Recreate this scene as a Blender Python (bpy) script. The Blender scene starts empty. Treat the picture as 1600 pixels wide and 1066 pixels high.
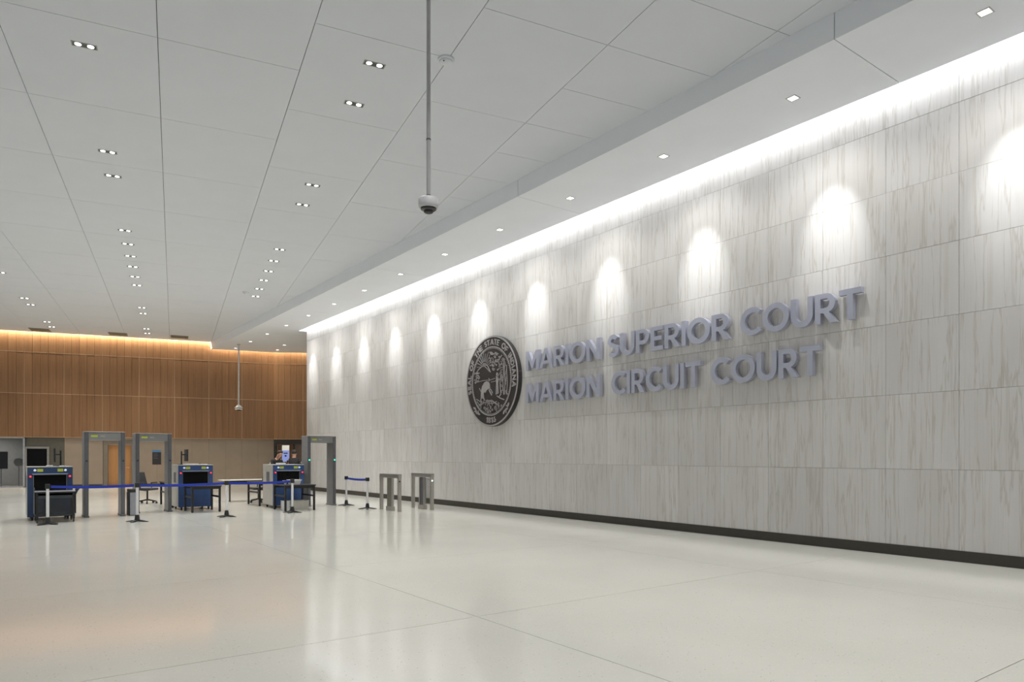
import bpy, bmesh, math, random
from mathutils import Vector, Matrix
from mathutils.geometry import tessellate_polygon

S = bpy.context.scene
COL = S.collection
R = math.radians
random.seed(7)

# ------------------------------------------------------------------ camera
cam = bpy.data.cameras.new('camera')
cam.sensor_width = 36.0
cam.lens = 36.0 * 1092 / 1600
cam.shift_y = (712 - 533) / 1600
cam.clip_end = 300
cam_o = bpy.data.objects.new('camera', cam)
cam_o.location = (0, 0, 1.6)
cam_o.rotation_euler = (R(90), 0, R(-36.43))
COL.objects.link(cam_o)
S.camera = cam_o

# ------------------------------------------------------------------ world / exposure
W = bpy.data.worlds.new('world'); S.world = W; W.use_nodes = True
W.node_tree.nodes['Background'].inputs[0].default_value = (0.95, 0.97, 1.0, 1)
W.node_tree.nodes['Background'].inputs[1].default_value = 0.26
S.view_settings.view_transform = 'Standard'
S.view_settings.look = 'None'
S.view_settings.gamma = 1.0
S.view_settings.exposure = 0.22
S.view_settings.use_curve_mapping = False

P_DOWN = 240.0      # ceiling downlight
P_SOFF = 102.0       # extra wide spots added at the soffit lamps
P_SCALLOP = 300.0   # soffit wall spots
P_COVE = 10.5       # stone wall cove, per metre
P_WARM = 38.0             # timber wall cove, per metre


def light(name, kind, power, loc, rot=(0, 0, 0), parent=None, color=(1, 1, 1), **kw):
    d = bpy.data.lights.new(name, kind)
    d.energy = power; d.color = color
    for k, v in kw.items():
        setattr(d, k, v)
    o = bpy.data.objects.new(name, d)
    o.location = loc; o.rotation_euler = rot
    o.parent = parent
    COL.objects.link(o)
    return o


# ------------------------------------------------------------------ materials
MATS = {}


def mat(name, col, rough=0.5, metal=0.0, var=0.06, scale=8.0, emit=0.0, spec=0.5, coat=0.0):
    if name in MATS:
        return MATS[name]
    m = bpy.data.materials.new(name); m.use_nodes = True
    nt = m.node_tree; N = nt.nodes; L = nt.links
    b = N['Principled BSDF']
    b.inputs['Roughness'].default_value = rough
    b.inputs['Metallic'].default_value = metal
    b.inputs['Specular IOR Level'].default_value = spec
    b.inputs['Coat Weight'].default_value = coat
    tc = N.new('ShaderNodeTexCoord')
    no = N.new('ShaderNodeTexNoise'); no.inputs['Scale'].default_value = scale
    no.inputs['Detail'].default_value = 3
    L.new(tc.outputs['Object'], no.inputs['Vector'])
    rp = N.new('ShaderNodeValToRGB')
    rp.color_ramp.elements[0].position = 0.3; rp.color_ramp.elements[1].position = 0.7
    rp.color_ramp.elements[0].color = tuple(c * (1 - var) for c in col) + (1,)
    rp.color_ramp.elements[1].color = tuple(min(1, c * (1 + var)) for c in col) + (1,)
    L.new(no.outputs['Fac'], rp.inputs['Fac'])
    L.new(rp.outputs['Color'], b.inputs['Base Color'])
    if emit:
        b.inputs['Emission Color'].default_value = tuple(col) + (1,)
        b.inputs['Emission Strength'].default_value = emit
    MATS[name] = m
    return m


def nodes_of(m):
    m.use_nodes = True
    nt = m.node_tree
    return nt, nt.nodes, nt.links, nt.nodes['Principled BSDF']


def math_node(N, L, op, a, b=None, c=None):
    n = N.new('ShaderNodeMath'); n.operation = op
    for i, v in enumerate((a, b, c)):
        if v is None:
            continue
        if isinstance(v, (int, float)):
            n.inputs[i].default_value = v
        else:
            L.new(v, n.inputs[i])
    return n.outputs[0]


def mixc(N, L, fac, a, b, mode='MIX'):
    n = N.new('ShaderNodeMix'); n.data_type = 'RGBA'; n.blend_type = mode
    if isinstance(fac, (int, float)):
        n.inputs[0].default_value = fac
    else:
        L.new(fac, n.inputs[0])
    for i, v in ((6, a), (7, b)):
        if isinstance(v, tuple):
            n.inputs[i].default_value = v if len(v) == 4 else v + (1,)
        else:
            L.new(v, n.inputs[i])
    return n.outputs[2]


def ramp(N, L, fac, stops):
    r = N.new('ShaderNodeValToRGB')
    el = r.color_ramp.elements
    while len(el) < len(stops):
        el.new(0.5)
    for e, (p, c) in zip(el, stops):
        e.position = p
        e.color = (c, c, c, 1) if isinstance(c, (int, float)) else tuple(c) + (1,)
    L.new(fac, r.inputs['Fac'])
    return r.outputs['Color']


def stone_material():
    m = bpy.data.materials.new('veined_limestone')
    nt, N, L, b = nodes_of(m)
    geo = N.new('ShaderNodeNewGeometry')
    oi = N.new('ShaderNodeObjectInfo')
    # every tile is cut elsewhere from the block: shift the veins by the object's random number
    off = N.new('ShaderNodeCombineXYZ')
    L.new(math_node(N, L, 'MULTIPLY', oi.outputs['Random'], 37.0), off.inputs[1])
    L.new(math_node(N, L, 'MULTIPLY', oi.outputs['Random'], 11.0), off.inputs[2])
    add = N.new('ShaderNodeVectorMath'); add.operation = 'ADD'
    L.new(geo.outputs['Position'], add.inputs[0]); L.new(off.outputs[0], add.inputs[1])

    def noise(sy, sz, detail, dist=0.0, rough=0.6):
        mp = N.new('ShaderNodeMapping'); mp.inputs['Scale'].default_value = (1, sy, sz)
        L.new(add.outputs[0], mp.inputs['Vector'])
        n = N.new('ShaderNodeTexNoise'); n.inputs['Scale'].default_value = 1.0
        n.inputs['Detail'].default_value = detail; n.inputs['Roughness'].default_value = rough
        n.inputs['Distortion'].default_value = dist
        L.new(mp.outputs[0], n.inputs['Vector'])
        return n.outputs['Fac']
    cloud = noise(1.4, 0.45, 4)
    streak = noise(22.0, 0.45, 6, 0.15, 0.7)
    vein = noise(6.5, 0.34, 4, 0.25, 0.6)
    base = ramp(N, L, cloud, [(0.30, (0.585, 0.567, 0.545)), (0.70, (0.65, 0.636, 0.62))])
    st = ramp(N, L, streak, [(0.30, 1.0), (0.47, 0.0), (0.56, 0.0), (0.78, 0.35)])
    c1 = mixc(N, L, math_node(N, L, 'MULTIPLY', st, 0.42), base, (0.44, 0.41, 0.36))
    ab = math_node(N, L, 'ABSOLUTE', math_node(N, L, 'SUBTRACT', vein, 0.5))
    vn = ramp(N, L, ab, [(0.0, 1.0), (0.012, 0.55), (0.03, 0.0)])
    c2 = mixc(N, L, math_node(N, L, 'MULTIPLY', vn, 0.46), c1, (0.36, 0.325, 0.27))
    tint = math_node(N, L, 'MULTIPLY_ADD', oi.outputs['Random'], 0.07, 0.965)
    comb = N.new('ShaderNodeCombineColor')
    for i in range(3):
        L.new(tint, comb.inputs[i])
    c3 = mixc(N, L, 1.0, c2, comb.outputs[0], 'MULTIPLY')
    L.new(c3, b.inputs['Base Color'])
    b.inputs['Roughness'].default_value = 0.55
    b.inputs['Specular IOR Level'].default_value = 0.3
    return m


def terrazzo_material():
    m = bpy.data.materials.new('cream_terrazzo')
    nt, N, L, b = nodes_of(m)
    geo = N.new('ShaderNodeNewGeometry')
    oi = N.new('ShaderNodeObjectInfo')

    def vor(scale):
        v = N.new('ShaderNodeTexVoronoi'); v.inputs['Scale'].default_value = scale
        L.new(geo.outputs['Position'], v.inputs['Vector'])
        sep = N.new('ShaderNodeSeparateColor'); L.new(v.outputs['Color'], sep.inputs[0])
        return v.outputs['Distance'], sep.outputs[0]
    base = (0.66, 0.635, 0.56)
    d1, c1 = vor(75.0)
    chip = math_node(N, L, 'MULTIPLY', math_node(N, L, 'GREATER_THAN', c1, 0.80), math_node(N, L, 'LESS_THAN', d1, 0.45))
    d2, c2 = vor(38.0)
    dark = math_node(N, L, 'MULTIPLY', math_node(N, L, 'GREATER_THAN', c2, 0.93), math_node(N, L, 'LESS_THAN', d2, 0.22))
    no = N.new('ShaderNodeTexNoise'); no.inputs['Scale'].default_value = 0.5; no.inputs['Detail'].default_value = 3
    L.new(geo.outputs['Position'], no.inputs['Vector'])
    cl = ramp(N, L, no.outputs['Fac'], [(0.3, (0.70, 0.69, 0.62)), (0.7, (0.76, 0.745, 0.675))])
    a = mixc(N, L, math_node(N, L, 'MULTIPLY', chip, 0.5), cl, (0.82, 0.81, 0.76))
    a = mixc(N, L, math_node(N, L, 'MULTIPLY', dark, 0.6), a, (0.27, 0.235, 0.18))
    tint = math_node(N, L, 'MULTIPLY_ADD', oi.outputs['Random'], 0.02, 0.99)
    comb = N.new('ShaderNodeCombineColor')
    for i in range(3):
        L.new(tint, comb.inputs[i])
    a = mixc(N, L, 1.0, a, comb.outputs[0], 'MULTIPLY')
    L.new(a, b.inputs['Base Color'])
    b.inputs['Roughness'].default_value = 0.12
    b.inputs['Specular IOR Level'].default_value = 0.45
    return m


def wood_material(name, dark, lightc):
    m = bpy.data.materials.new(name)
    nt, N, L, b = nodes_of(m)
    tc = N.new('ShaderNodeTexCoord'); oi = N.new('ShaderNodeObjectInfo')
    off = N.new('ShaderNodeCombineXYZ')
    L.new(math_node(N, L, 'MULTIPLY', oi.outputs['Random'], 50.0), off.inputs[0])
    add = N.new('ShaderNodeVectorMath'); add.operation = 'ADD'
    L.new(tc.outputs['Object'], add.inputs[0]); L.new(off.outputs[0], add.inputs[1])
    mp = N.new('ShaderNodeMapping'); mp.inputs['Scale'].default_value = (16, 16, 0.5)
    L.new(add.outputs[0], mp.inputs['Vector'])
    n = N.new('ShaderNodeTexNoise'); n.inputs['Scale'].default_value = 1.0; n.inputs['Detail'].default_value = 5
    n.inputs['Distortion'].default_value = 0.4
    L.new(mp.outputs[0], n.inputs['Vector'])
    f = math_node(N, L, 'ADD', n.outputs['Fac'], math_node(N, L, 'MULTIPLY_ADD', oi.outputs['Random'], 0.22, -0.11))
    c = ramp(N, L, f, [(0.25, dark), (0.75, lightc)])
    L.new(c, b.inputs['Base Color'])
    b.inputs['Roughness'].default_value = 0.42
    b.inputs['Specular IOR Level'].default_value = 0.35
    return m


def glass_material(name, tint=(0.85, 0.9, 0.9), ior=1.45):
    m = bpy.data.materials.new(name); m.use_nodes = True
    nt = m.node_tree; N = nt.nodes; L = nt.links
    N.remove(N['Principled BSDF'])
    lw = N.new('ShaderNodeLayerWeight'); lw.inputs['Blend'].default_value = 0.5
    k0 = ((ior - 1) / (ior + 1)) ** 2
    fac = math_node(N, L, 'MULTIPLY_ADD', math_node(N, L, 'POWER', lw.outputs['Facing'], 5.0), 0.7, k0)
    tr = N.new('ShaderNodeBsdfTransparent'); tr.inputs['Color'].default_value = tint + (1,)
    gl = N.new('ShaderNodeBsdfGlossy'); gl.inputs['Roughness'].default_value = 0.03
    mx = N.new('ShaderNodeMixShader')
    L.new(fac, mx.inputs[0]); L.new(tr.outputs[0], mx.inputs[1]); L.new(gl.outputs[0], mx.inputs[2])
    L.new(mx.outputs[0], N['Material Output'].inputs['Surface'])
    return m


M_STONE = stone_material()
M_TERR = terrazzo_material()
M_WOOD = wood_material('timber_veneer', (0.225, 0.115, 0.053), (0.305, 0.163, 0.079))
M_DOORWOOD = wood_material('door_veneer', (0.40, 0.19, 0.07), (0.52, 0.27, 0.11))
M_GLASS = glass_material('clear_glass')
M_DGLASS = glass_material('grey_tinted_glass', (0.74, 0.75, 0.75), 1.5)
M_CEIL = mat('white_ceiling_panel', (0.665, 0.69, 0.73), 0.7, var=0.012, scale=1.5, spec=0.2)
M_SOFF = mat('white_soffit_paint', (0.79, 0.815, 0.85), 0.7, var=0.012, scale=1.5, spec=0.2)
M_GAP = mat('dark_joint', (0.10, 0.10, 0.10), 0.9)
M_GROUT = mat('stone_joint', (0.30, 0.27, 0.21), 0.9)
M_STRIP = mat('zinc_divider_strip', (0.23, 0.215, 0.18), 0.5)
M_BASE = mat('dark_bronze_base', (0.052, 0.047, 0.038), 0.45, 0.3)
M_BRASS = mat('bronze_reveal', (0.62, 0.42, 0.26), 0.4, 0.5)
M_PANEL = mat('taupe_wall_panel', (0.31, 0.245, 0.185), 0.5, var=0.05, scale=2.0)
M_DARKWALL = mat('dark_olive_wall', (0.105, 0.098, 0.078), 0.6)
M_LETTER = mat('satin_aluminium_letter', (0.46, 0.475, 0.57), 0.42, 0.35, var=0.03)
M_SEALD = mat('charcoal_bronze', (0.052, 0.047, 0.046), 0.4, 0.35)
M_SEALS = mat('pewter_relief', (0.46, 0.44, 0.44), 0.45, 0.35)
M_BLACK = mat('black_plastic', (0.018, 0.018, 0.019), 0.5)
M_BLACKM = mat('black_steel', (0.022, 0.022, 0.022), 0.4, 0.3)
M_SCREEN = mat('black_screen', (0.005, 0.005, 0.006), 0.3, spec=0.12)
M_CURTAIN = mat('black_lead_curtain', (0.008, 0.008, 0.008), 0.8, spec=0.15)
M_BLUE = mat('blue_machine_panel', (0.030, 0.075, 0.215), 0.4)
M_BLUE_SHADED = mat('shaded_blue_panel', (0.022, 0.050, 0.125), 0.4)  # machine blue made darker, the weaker light there put into the colour
M_LBLUE = mat('pale_blue_edge', (0.35, 0.42, 0.60), 0.4)
M_GREYM = mat('grey_machine_side', (0.42, 0.40, 0.36), 0.45)
M_BELT = mat('royal_blue_belt', (0.012, 0.035, 0.36), 0.6)
M_POST = mat('white_aluminium_post', (0.72, 0.72, 0.72), 0.35, 0.2)
M_STEEL = mat('brushed_stainless', (0.47, 0.445, 0.41), 0.34, 0.85, var=0.05)
M_DET = mat('grey_detector_panel', (0.235, 0.235, 0.235), 0.5)
M_DETD = mat('dark_grey_edge', (0.105, 0.105, 0.115), 0.5)
M_YELLOW = mat('yellow_green_sticker', (0.50, 0.56, 0.06), 0.5)
M_WHITE = mat('white_plastic', (0.80, 0.80, 0.79), 0.5)
M_CREAM = mat('off_white_bin', (0.50, 0.485, 0.43), 0.5)
M_METAL = mat('pale_metal_frame', (0.46, 0.46, 0.50), 0.4, 0.4)
M_LAMP = mat('lit_lamp_lens', (1.0, 0.98, 0.94), 0.4, var=0.0, emit=7.0)
M_SLAMP = mat('lit_soffit_lens', (1.0, 0.98, 0.93), 0.4, var=0.0, emit=3.5)
M_LED = mat('cove_led', (1.0, 1.0, 1.0), 0.4, var=0.0, emit=2.0)
M_WLED = mat('warm_cove_led', (1.0, 0.78, 0.48), 0.4, var=0.0, emit=2.0)
M_RED = mat('red_indicator', (1.0, 0.06, 0.08), 0.4, var=0.0, emit=1.6)
M_GREEN = mat('green_indicator', (0.05, 0.9, 0.45), 0.4, var=0.0, emit=2.0)
M_WLIGHT = mat('white_indicator', (0.75, 0.8, 0.95), 0.4, var=0.0, emit=0.2)
M_HOUSING = mat('camera_housing', (0.60, 0.60, 0.61), 0.45)
M_POLE = mat('grey_painted_pole', (0.40, 0.40, 0.40), 0.5)
M_DOME = mat('smoked_dome', (0.025, 0.025, 0.027), 0.12)
M_SKIN = mat('skin', (0.50, 0.27, 0.19), 0.6)
M_HAIR = mat('dark_hair', (0.03, 0.02, 0.015), 0.7)
M_UNI = mat('black_uniform', (0.018, 0.016, 0.015), 0.8)
M_BADGE = mat('silver_patch', (0.5, 0.5, 0.48), 0.5)
M_OLIVE = mat('olive_grille', (0.20, 0.185, 0.13), 0.6)


# ------------------------------------------------------------------ mesh helpers
def B():
    return bmesh.new()


def box(bm, x0, x1, y0, y1, z0, z1):
    v = [bm.verts.new(p) for p in ((x0, y0, z0), (x1, y0, z0), (x1, y1, z0), (x0, y1, z0),
                                   (x0, y0, z1), (x1, y0, z1), (x1, y1, z1), (x0, y1, z1))]
    for f in ((3, 2, 1, 0), (4, 5, 6, 7), (0, 1, 5, 4), (1, 2, 6, 5), (2, 3, 7, 6), (3, 0, 4, 7)):
        bm.faces.new([v[i] for i in f])
    return bm


def bbox(bm, x0, x1, y0, y1, z0, z1, bev=0.01, seg=2):
    t = bmesh.new(); box(t, x0, x1, y0, y1, z0, z1)
    bmesh.ops.bevel(t, geom=t.edges[:], offset=bev, segments=seg, affect='EDGES', profile=0.6)
    me = bpy.data.meshes.new('tmp'); t.to_mesh(me); t.free()
    bm.from_mesh(me); bpy.data.meshes.remove(me)
    return bm


def cyl(bm, p0, p1, r0, r1=None, n=12):
    r1 = r0 if r1 is None else r1
    p0 = Vector(p0); p1 = Vector(p1); d = (p1 - p0).normalized()
    a = d.orthogonal().normalized(); b = d.cross(a)
    c0, c1 = [], []
    for i in range(n):
        t = 2 * math.pi * i / n; q = a * math.cos(t) + b * math.sin(t)
        c0.append(bm.verts.new(p0 + q * r0)); c1.append(bm.verts.new(p1 + q * r1))
    for i in range(n):
        j = (i + 1) % n
        bm.faces.new((c0[i], c0[j], c1[j], c1[i]))
    bm.faces.new(c0[::-1]); bm.faces.new(c1)
    return bm


def tube(bm, pts, r, n=8):
    for a, b in zip(pts, pts[1:]):
        cyl(bm, a, b, r, r, n)
    return bm


def lathe(bm, prof, c=(0, 0, 0), n=28):
    rings = []
    for r, z in prof:
        rings.append([bm.verts.new((c[0] + r * math.cos(2 * math.pi * i / n), c[1] + r * math.sin(2 * math.pi * i / n), c[2] + z)) for i in range(n)])
    for a, b in zip(rings, rings[1:]):
        for i in range(n):
            j = (i + 1) % n
            bm.faces.new((a[i], a[j], b[j], b[i]))
    bm.faces.new(rings[0][::-1]); bm.faces.new(rings[-1])
    return bm


def shape(bm, outer, holes, fn, d0, d1):
    """extrude a polygon with holes; fn(u, v, d) -> point"""
    loops = [outer] + holes
    flat = [p for l in loops for p in l]
    tris = tessellate_polygon([[Vector((p[0], p[1], 0)) for p in l] for l in loops])
    f0 = [bm.verts.new(fn(p[0], p[1], d0)) for p in flat]
    f1 = [bm.verts.new(fn(p[0], p[1], d1)) for p in flat]
    for t in tris:
        for s in (f0, f1):
            try:
                bm.faces.new([s[i] for i in t])
            except ValueError:
                pass
    k = 0
    for l in loops:
        for i in range(len(l)):
            j = (i + 1) % len(l)
            try:
                bm.faces.new((f0[k + i], f0[k + j], f1[k + j], f1[k + i]))
            except ValueError:
                pass
        k += len(l)
    return bm


def prism(bm, pts, z0, z1):
    return shape(bm, pts, [], lambda u, v, d: (u, v, d), z0, z1)


def mesh_of(bm, name, smooth=False):
    bmesh.ops.remove_doubles(bm, verts=bm.verts[:], dist=1e-5)
    bmesh.ops.recalc_face_normals(bm, faces=bm.faces[:])
    me = bpy.data.meshes.new(name); bm.to_mesh(me); bm.free()
    if smooth:
        for p in me.polygons:
            p.use_smooth = True
        try:
            me.set_sharp_from_angle(angle=R(40))
        except Exception:
            pass
    return me


def obj(name, bm, m, parent=None, loc=(0, 0, 0), rotz=0.0, smooth=False):
    me = bm if isinstance(bm, bpy.types.Mesh) else mesh_of(bm, name, smooth)
    if m is not None and not me.materials:
        me.materials.append(m)
    o = bpy.data.objects.new(name, me)
    o.location = loc; o.rotation_euler = (0, 0, rotz); o.parent = parent
    COL.objects.link(o)
    return o


def tag(o, label, cat, group=None):
    o['label'] = label; o['category'] = cat
    if group:
        o['group'] = group
    return o


def thing(name, label, cat, loc=(0, 0, 0), rotz=0.0, group=None):
    o = bpy.data.objects.new(name, None)
    o.empty_display_size = 0.2
    o.location = loc; o.rotation_euler = (0, 0, rotz)
    COL.objects.link(o)
    return tag(o, label, cat, group)


def struct(name, bm, m, parent=None, **kw):
    o = obj(name, bm, m, parent, **kw)
    o['kind'] = 'structure'
    return o


def clip(poly, planes):
    """Sutherland-Hodgman, keep a*x+b*y<=c"""
    for a, b, c in planes:
        out = []
        for i in range(len(poly)):
            p, q = poly[i], poly[(i + 1) % len(poly)]
            dp = a * p[0] + b * p[1] - c; dq = a * q[0] + b * q[1] - c
            if dp <= 0:
                out.append(p)
            if (dp < 0 < dq) or (dq < 0 < dp):
                t = dp / (dp - dq)
                out.append((p[0] + t * (q[0] - p[0]), p[1] + t * (q[1] - p[1])))
        poly = out
        if len(poly) < 3:
            return []
    return poly


def area(p):
    return abs(sum(p[i][0] * p[(i + 1) % len(p)][1] - p[(i + 1) % len(p)][0] * p[i][1] for i in range(len(p)))) / 2


# ------------------------------------------------------------------ room numbers
ZC = 7.79            # ceiling
ZS = 7.415           # soffit underside
XW = 11.65           # stone wall face
XS = 9.42            # soffit edge
XE = 11.35           # soffit edge at the cove slot
YE = 31.9            # far end of the stone wall
XL, XR, YN = -7.0, 17.0, -2.0
# timber wall: origin, direction
WO = (0.15, 42.9); WA = R(-13.39)
WE = (math.cos(WA), math.sin(WA)); WN = (math.sin(WA), -math.cos(WA))
FO = (12.68, 39.92); FA = R(-30)
FE = (math.cos(FA), math.sin(FA)); FN = (math.sin(FA), -math.cos(FA))


def WP(s, d, z=0.0):
    return (WO[0] + WE[0] * s + WN[0] * d, WO[1] + WE[1] * s + WN[1] * d, z)


def FP(s, d, z=0.0):
    return (FO[0] + FE[0] * s + FN[0] * d, FO[1] + FE[1] * s + FN[1] * d, z)


def wall_plane(O, N_, d):     # keep points in front of (room side) offset d
    return (-N_[0], -N_[1], -(N_[0] * (O[0]) + N_[1] * (O[1])) - d)


SLOT = 0.24
PL_W = wall_plane(WO, WN, SLOT)
PL_F = wall_plane(FO, FN, SLOT)

# ------------------------------------------------------------------ floor
fl = struct('floor', prism(B(), clip([(XL, YN), (XR, YN), (XR, 46), (XL, 46)], []), -0.20, -0.004), M_STRIP)
fxs = [XL] + [3.84 + 4.66 * k for k in range(-2, 3)] + [XR]
fys = [YN] + [2.03 + 3.76 * k for k in range(0, 12)] + [46]
g = 0.0035
for xa, xb in zip(fxs, fxs[1:]):
    for ya, yb in zip(fys, fys[1:]):
        if yb - ya < 0.1 or xb - xa < 0.1:
            continue
        p = [(xa + g, ya + g), (xb - g, ya + g), (xb - g, yb - g), (xa + g, yb - g)]
        cx, cy = (xa + xb) / 2, (ya + yb) / 2
        obj('terrazzo_slab', prism(B(), [(x - cx, y - cy) for x, y in p], -0.03, 0.0), M_TERR, fl, (cx, cy, 0))

# ------------------------------------------------------------------ ceiling (grid turned against the wall)
CA = R(10.63)


def V2W(xv, yv):
    return (xv * math.cos(CA) + yv * math.sin(CA), -xv * math.sin(CA) + yv * math.cos(CA))


ceil_planes = [(1, 0, XS), (-1, 0, -XL), (0, -1, -YN), PL_W]
outline = clip([(XL, YN), (XR, YN), (XR, 46), (XL, 46)], [(1, 0, XR), (0, 1, 46)])
ce = struct('ceiling', prism(B(), outline, 8.25, 8.40), M_GAP)
# dark backing right above the panels, so the open joints read as lines
struct('ceiling_backing', prism(B(), clip(outline, [(1, 0, XS), PL_W]), ZC + 0.03, ZC + 0.05), M_GAP, ce)
G = 0.0048
PH = {-9: 0, -8: 1, -7: 0, -6: 1, -5: 0, -4: 1, -3: 2, -2: 0, -1: 0, 0: 1, 1: 0, 2: 2, 3: 0, 4: 1}
for k in range(-9, 5):
    xa, xb = -0.22 + 2.035 * k, -0.22 + 2.035 * (k + 1)
    # columns: k=-1 runs left of the -0.22 joint ... phase 0: joints at 11.6+2.74n, phase 1: 10.23+2.74n, phase 2: both
    ph = {-3: 2, -2: 0, -1: 0, 0: 1, 1: 0, 2: 2}.get(k + 0, PH[k])
    if k == 0:
        ph = 0
    if k == 1:
        ph = 1
    if k == 2:
        ph = 0
    if k == 3:
        ph = 2
    y0 = {0: 11.6 - 2.74 * 6, 1: 10.23 - 2.74 * 6, 2: 11.6 - 2.74 * 6}[ph]
    st = 1.37 if ph == 2 else 2.74
    y = y0
    while y < 47:
        q = [V2W(xa + G, y + G), V2W(xb - G, y + G), V2W(xb - G, y + st - G), V2W(xa + G, y + st - G)]
        q = clip(q, ceil_planes)
        if len(q) >= 3 and area(q) > 0.02:
            cx = sum(p[0] for p in q) / len(q); cy = sum(p[1] for p in q) / len(q)
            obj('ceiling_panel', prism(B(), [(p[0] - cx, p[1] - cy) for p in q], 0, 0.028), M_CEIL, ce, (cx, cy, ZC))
        y += st

# soffit running along the stone wall, widening past its end
sj = [YN, 5.18, 12.54, 19.95, 27.4, YE + 0.25]
for i, (ya, yb) in enumerate(zip(sj, sj[1:])):
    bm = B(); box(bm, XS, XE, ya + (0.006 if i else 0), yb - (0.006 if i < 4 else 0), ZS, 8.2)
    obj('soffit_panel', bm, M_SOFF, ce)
q = clip([(XS, YE + 0.25), (XR, YE + 0.25), (XR, 46), (XS, 46)], [PL_W, PL_F])
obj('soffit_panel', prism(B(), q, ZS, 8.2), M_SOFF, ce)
bm = B(); box(bm, XE, XW + 0.3, YN, YE + 0.25, 7.95, 8.2)
obj('slot_lid', bm, M_SOFF, ce)

# ------------------------------------------------------------------ stone wall
wr = struct('wall_right', box(B(), XW + 0.045, XW + 0.45, YN, YE, 0, 8.0), M_GROUT)
cz = [0.167, 1.384, 2.58, 3.73, 4.845, 5.87, 6.92, 7.95]
ty = [5.54 + 1.075 * k for k in range(-6, 25)]
ty = [y for y in ty if y < YE - 0.3] + [YE]
gt = 0.002
tile_mesh = {}
for za, zb in zip(cz, cz[1:]):
    for ya, yb in zip(ty, ty[1:]):
        key = (round(yb - ya, 3), round(zb - za, 3))
        if key not in tile_mesh:
            w_, h_ = key
            tile_mesh[key] = mesh_of(box(B(), 0, 0.04, gt, w_ - gt, gt, h_ - gt), 'stone_tile')
            tile_mesh[key].materials.append(M_STONE)
        obj('stone_tile', tile_mesh[key], None, wr, (XW + random.uniform(-0.0012, 0.0012), ya, za))
bm = B(); box(bm, XW - 0.012, XW + 0.044, YN, YE, 0, 0.167)
struct('baseboard_right', bm, M_BASE)
# cove strip above the slot
bm = B(); box(bm, XE + 0.005, XE + 0.045, YN + 0.5, YE, 7.80, 7.86)
cv = obj('trim_1', bm, M_SOFF); cv['kind'] = 'structure'
light('cove_light', 'AREA', P_COVE * (YE - YN - 0.5), (XE + 0.12, (YE + YN) / 2 + 0.25, 7.86), (0, 0, 0), None,
      (0.97, 0.985, 1.0), shape='RECTANGLE', size=0.05, size_y=YE - YN - 0.5)

# ------------------------------------------------------------------ timber wall at the end of the hall
wb = struct('wall_back', shape(B(), [(-7.6, 0), (13.0, 0), (13.0, 8.2), (-7.6, 8.2)],
                               [[(-7.0, 0.02), (-7.0, 2.53), (1.01, 2.53), (1.01, 0.02)][::-1], [(4.50, 0.02), (4.50, 2.40), (5.78, 2.40), (5.78, 0.02)]],
                               lambda u, v, d: WP(u, d, v), -0.45, -0.20), M_GAP)
wa = struct('wall_alcove', shape(B(), [(0.0, 2.53), (0.0, 8.2), (4.6, 8.2), (4.6, 0), (1.60, 0), (1.60, 2.53)], [],
                                 lambda u, v, d: FP(u, d, v), -0.45, -0.05), M_GAP)
MOD = 1.696
courses = [(2.53, 4.73), (4.73, 6.80), (6.80, 8.18)]
plank_mesh = {}


def planks(parent, P, ang, s0, n, w_):
    for (za, zb) in courses:
        for i in range(n):
            a = s0 + i * w_
            edge0 = 0.012 if i % 5 == 0 else 0.004
            edge1 = 0.012 if i % 5 == 4 else 0.004
            key = (edge0, edge1, round(w_, 3), za)
            if key not in plank_mesh:
                plank_mesh[key] = mesh_of(box(B(), edge0, w_ - edge1, 0, 0.045, 0.012, zb - za - 0.012), 'wall_plank')
                plank_mesh[key].materials.append(M_WOOD)
            loc = P(a, 0.0 + random.uniform(-0.002, 0.002), za)
            obj('wall_plank', plank_mesh[key], None, parent, loc, ang)


planks(wb, WP, WA, 1.01 - MOD * 4, 55, MOD / 5)
planks(wa, FP, FA, -0.1 + 0.0, 12, MOD / 5)
# slim reveals between courses and modules
for P, ang, par, sa, sb, seams in ((WP, WA, wb, -5.8, 12.87, [1.01 + MOD * k for k in range(-3, 8)]),
                                   (FP, FA, wa, 0.0, 4.0, [-0.1 + MOD * k for k in (1, 2)])):
    for z in (4.73, 6.80, 2.53):
        obj('metal_reveal', shape(B(), [(sa, z - 0.011), (sb, z - 0.011), (sb, z + 0.011), (sa, z + 0.011)], [],
                                  lambda u, v, d: P(u, d, v), -0.045, 0.004), M_BRASS, par)
    for s in seams:
        obj('metal_reveal', shape(B(), [(s - 0.011, 2.53), (s + 0.011, 2.53), (s + 0.011, 8.15), (s - 0.011, 8.15)], [],
                                  lambda u, v, d: P(u, d, v), -0.045, -0.008), M_BRASS, par)
# lower taupe panels
seams = [1.01 + MOD * k for k in range(0, 8)]


def lower(name, a, b, m, z0=0.0, z1=2.515, d0=-0.19, d1=-0.12):
    return obj(name, shape(B(), [(a, z0), (b, z0), (b, z1), (a, z1)], [], lambda u, v, d: WP(u, d, v), d0, d1), m, wb)


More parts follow.
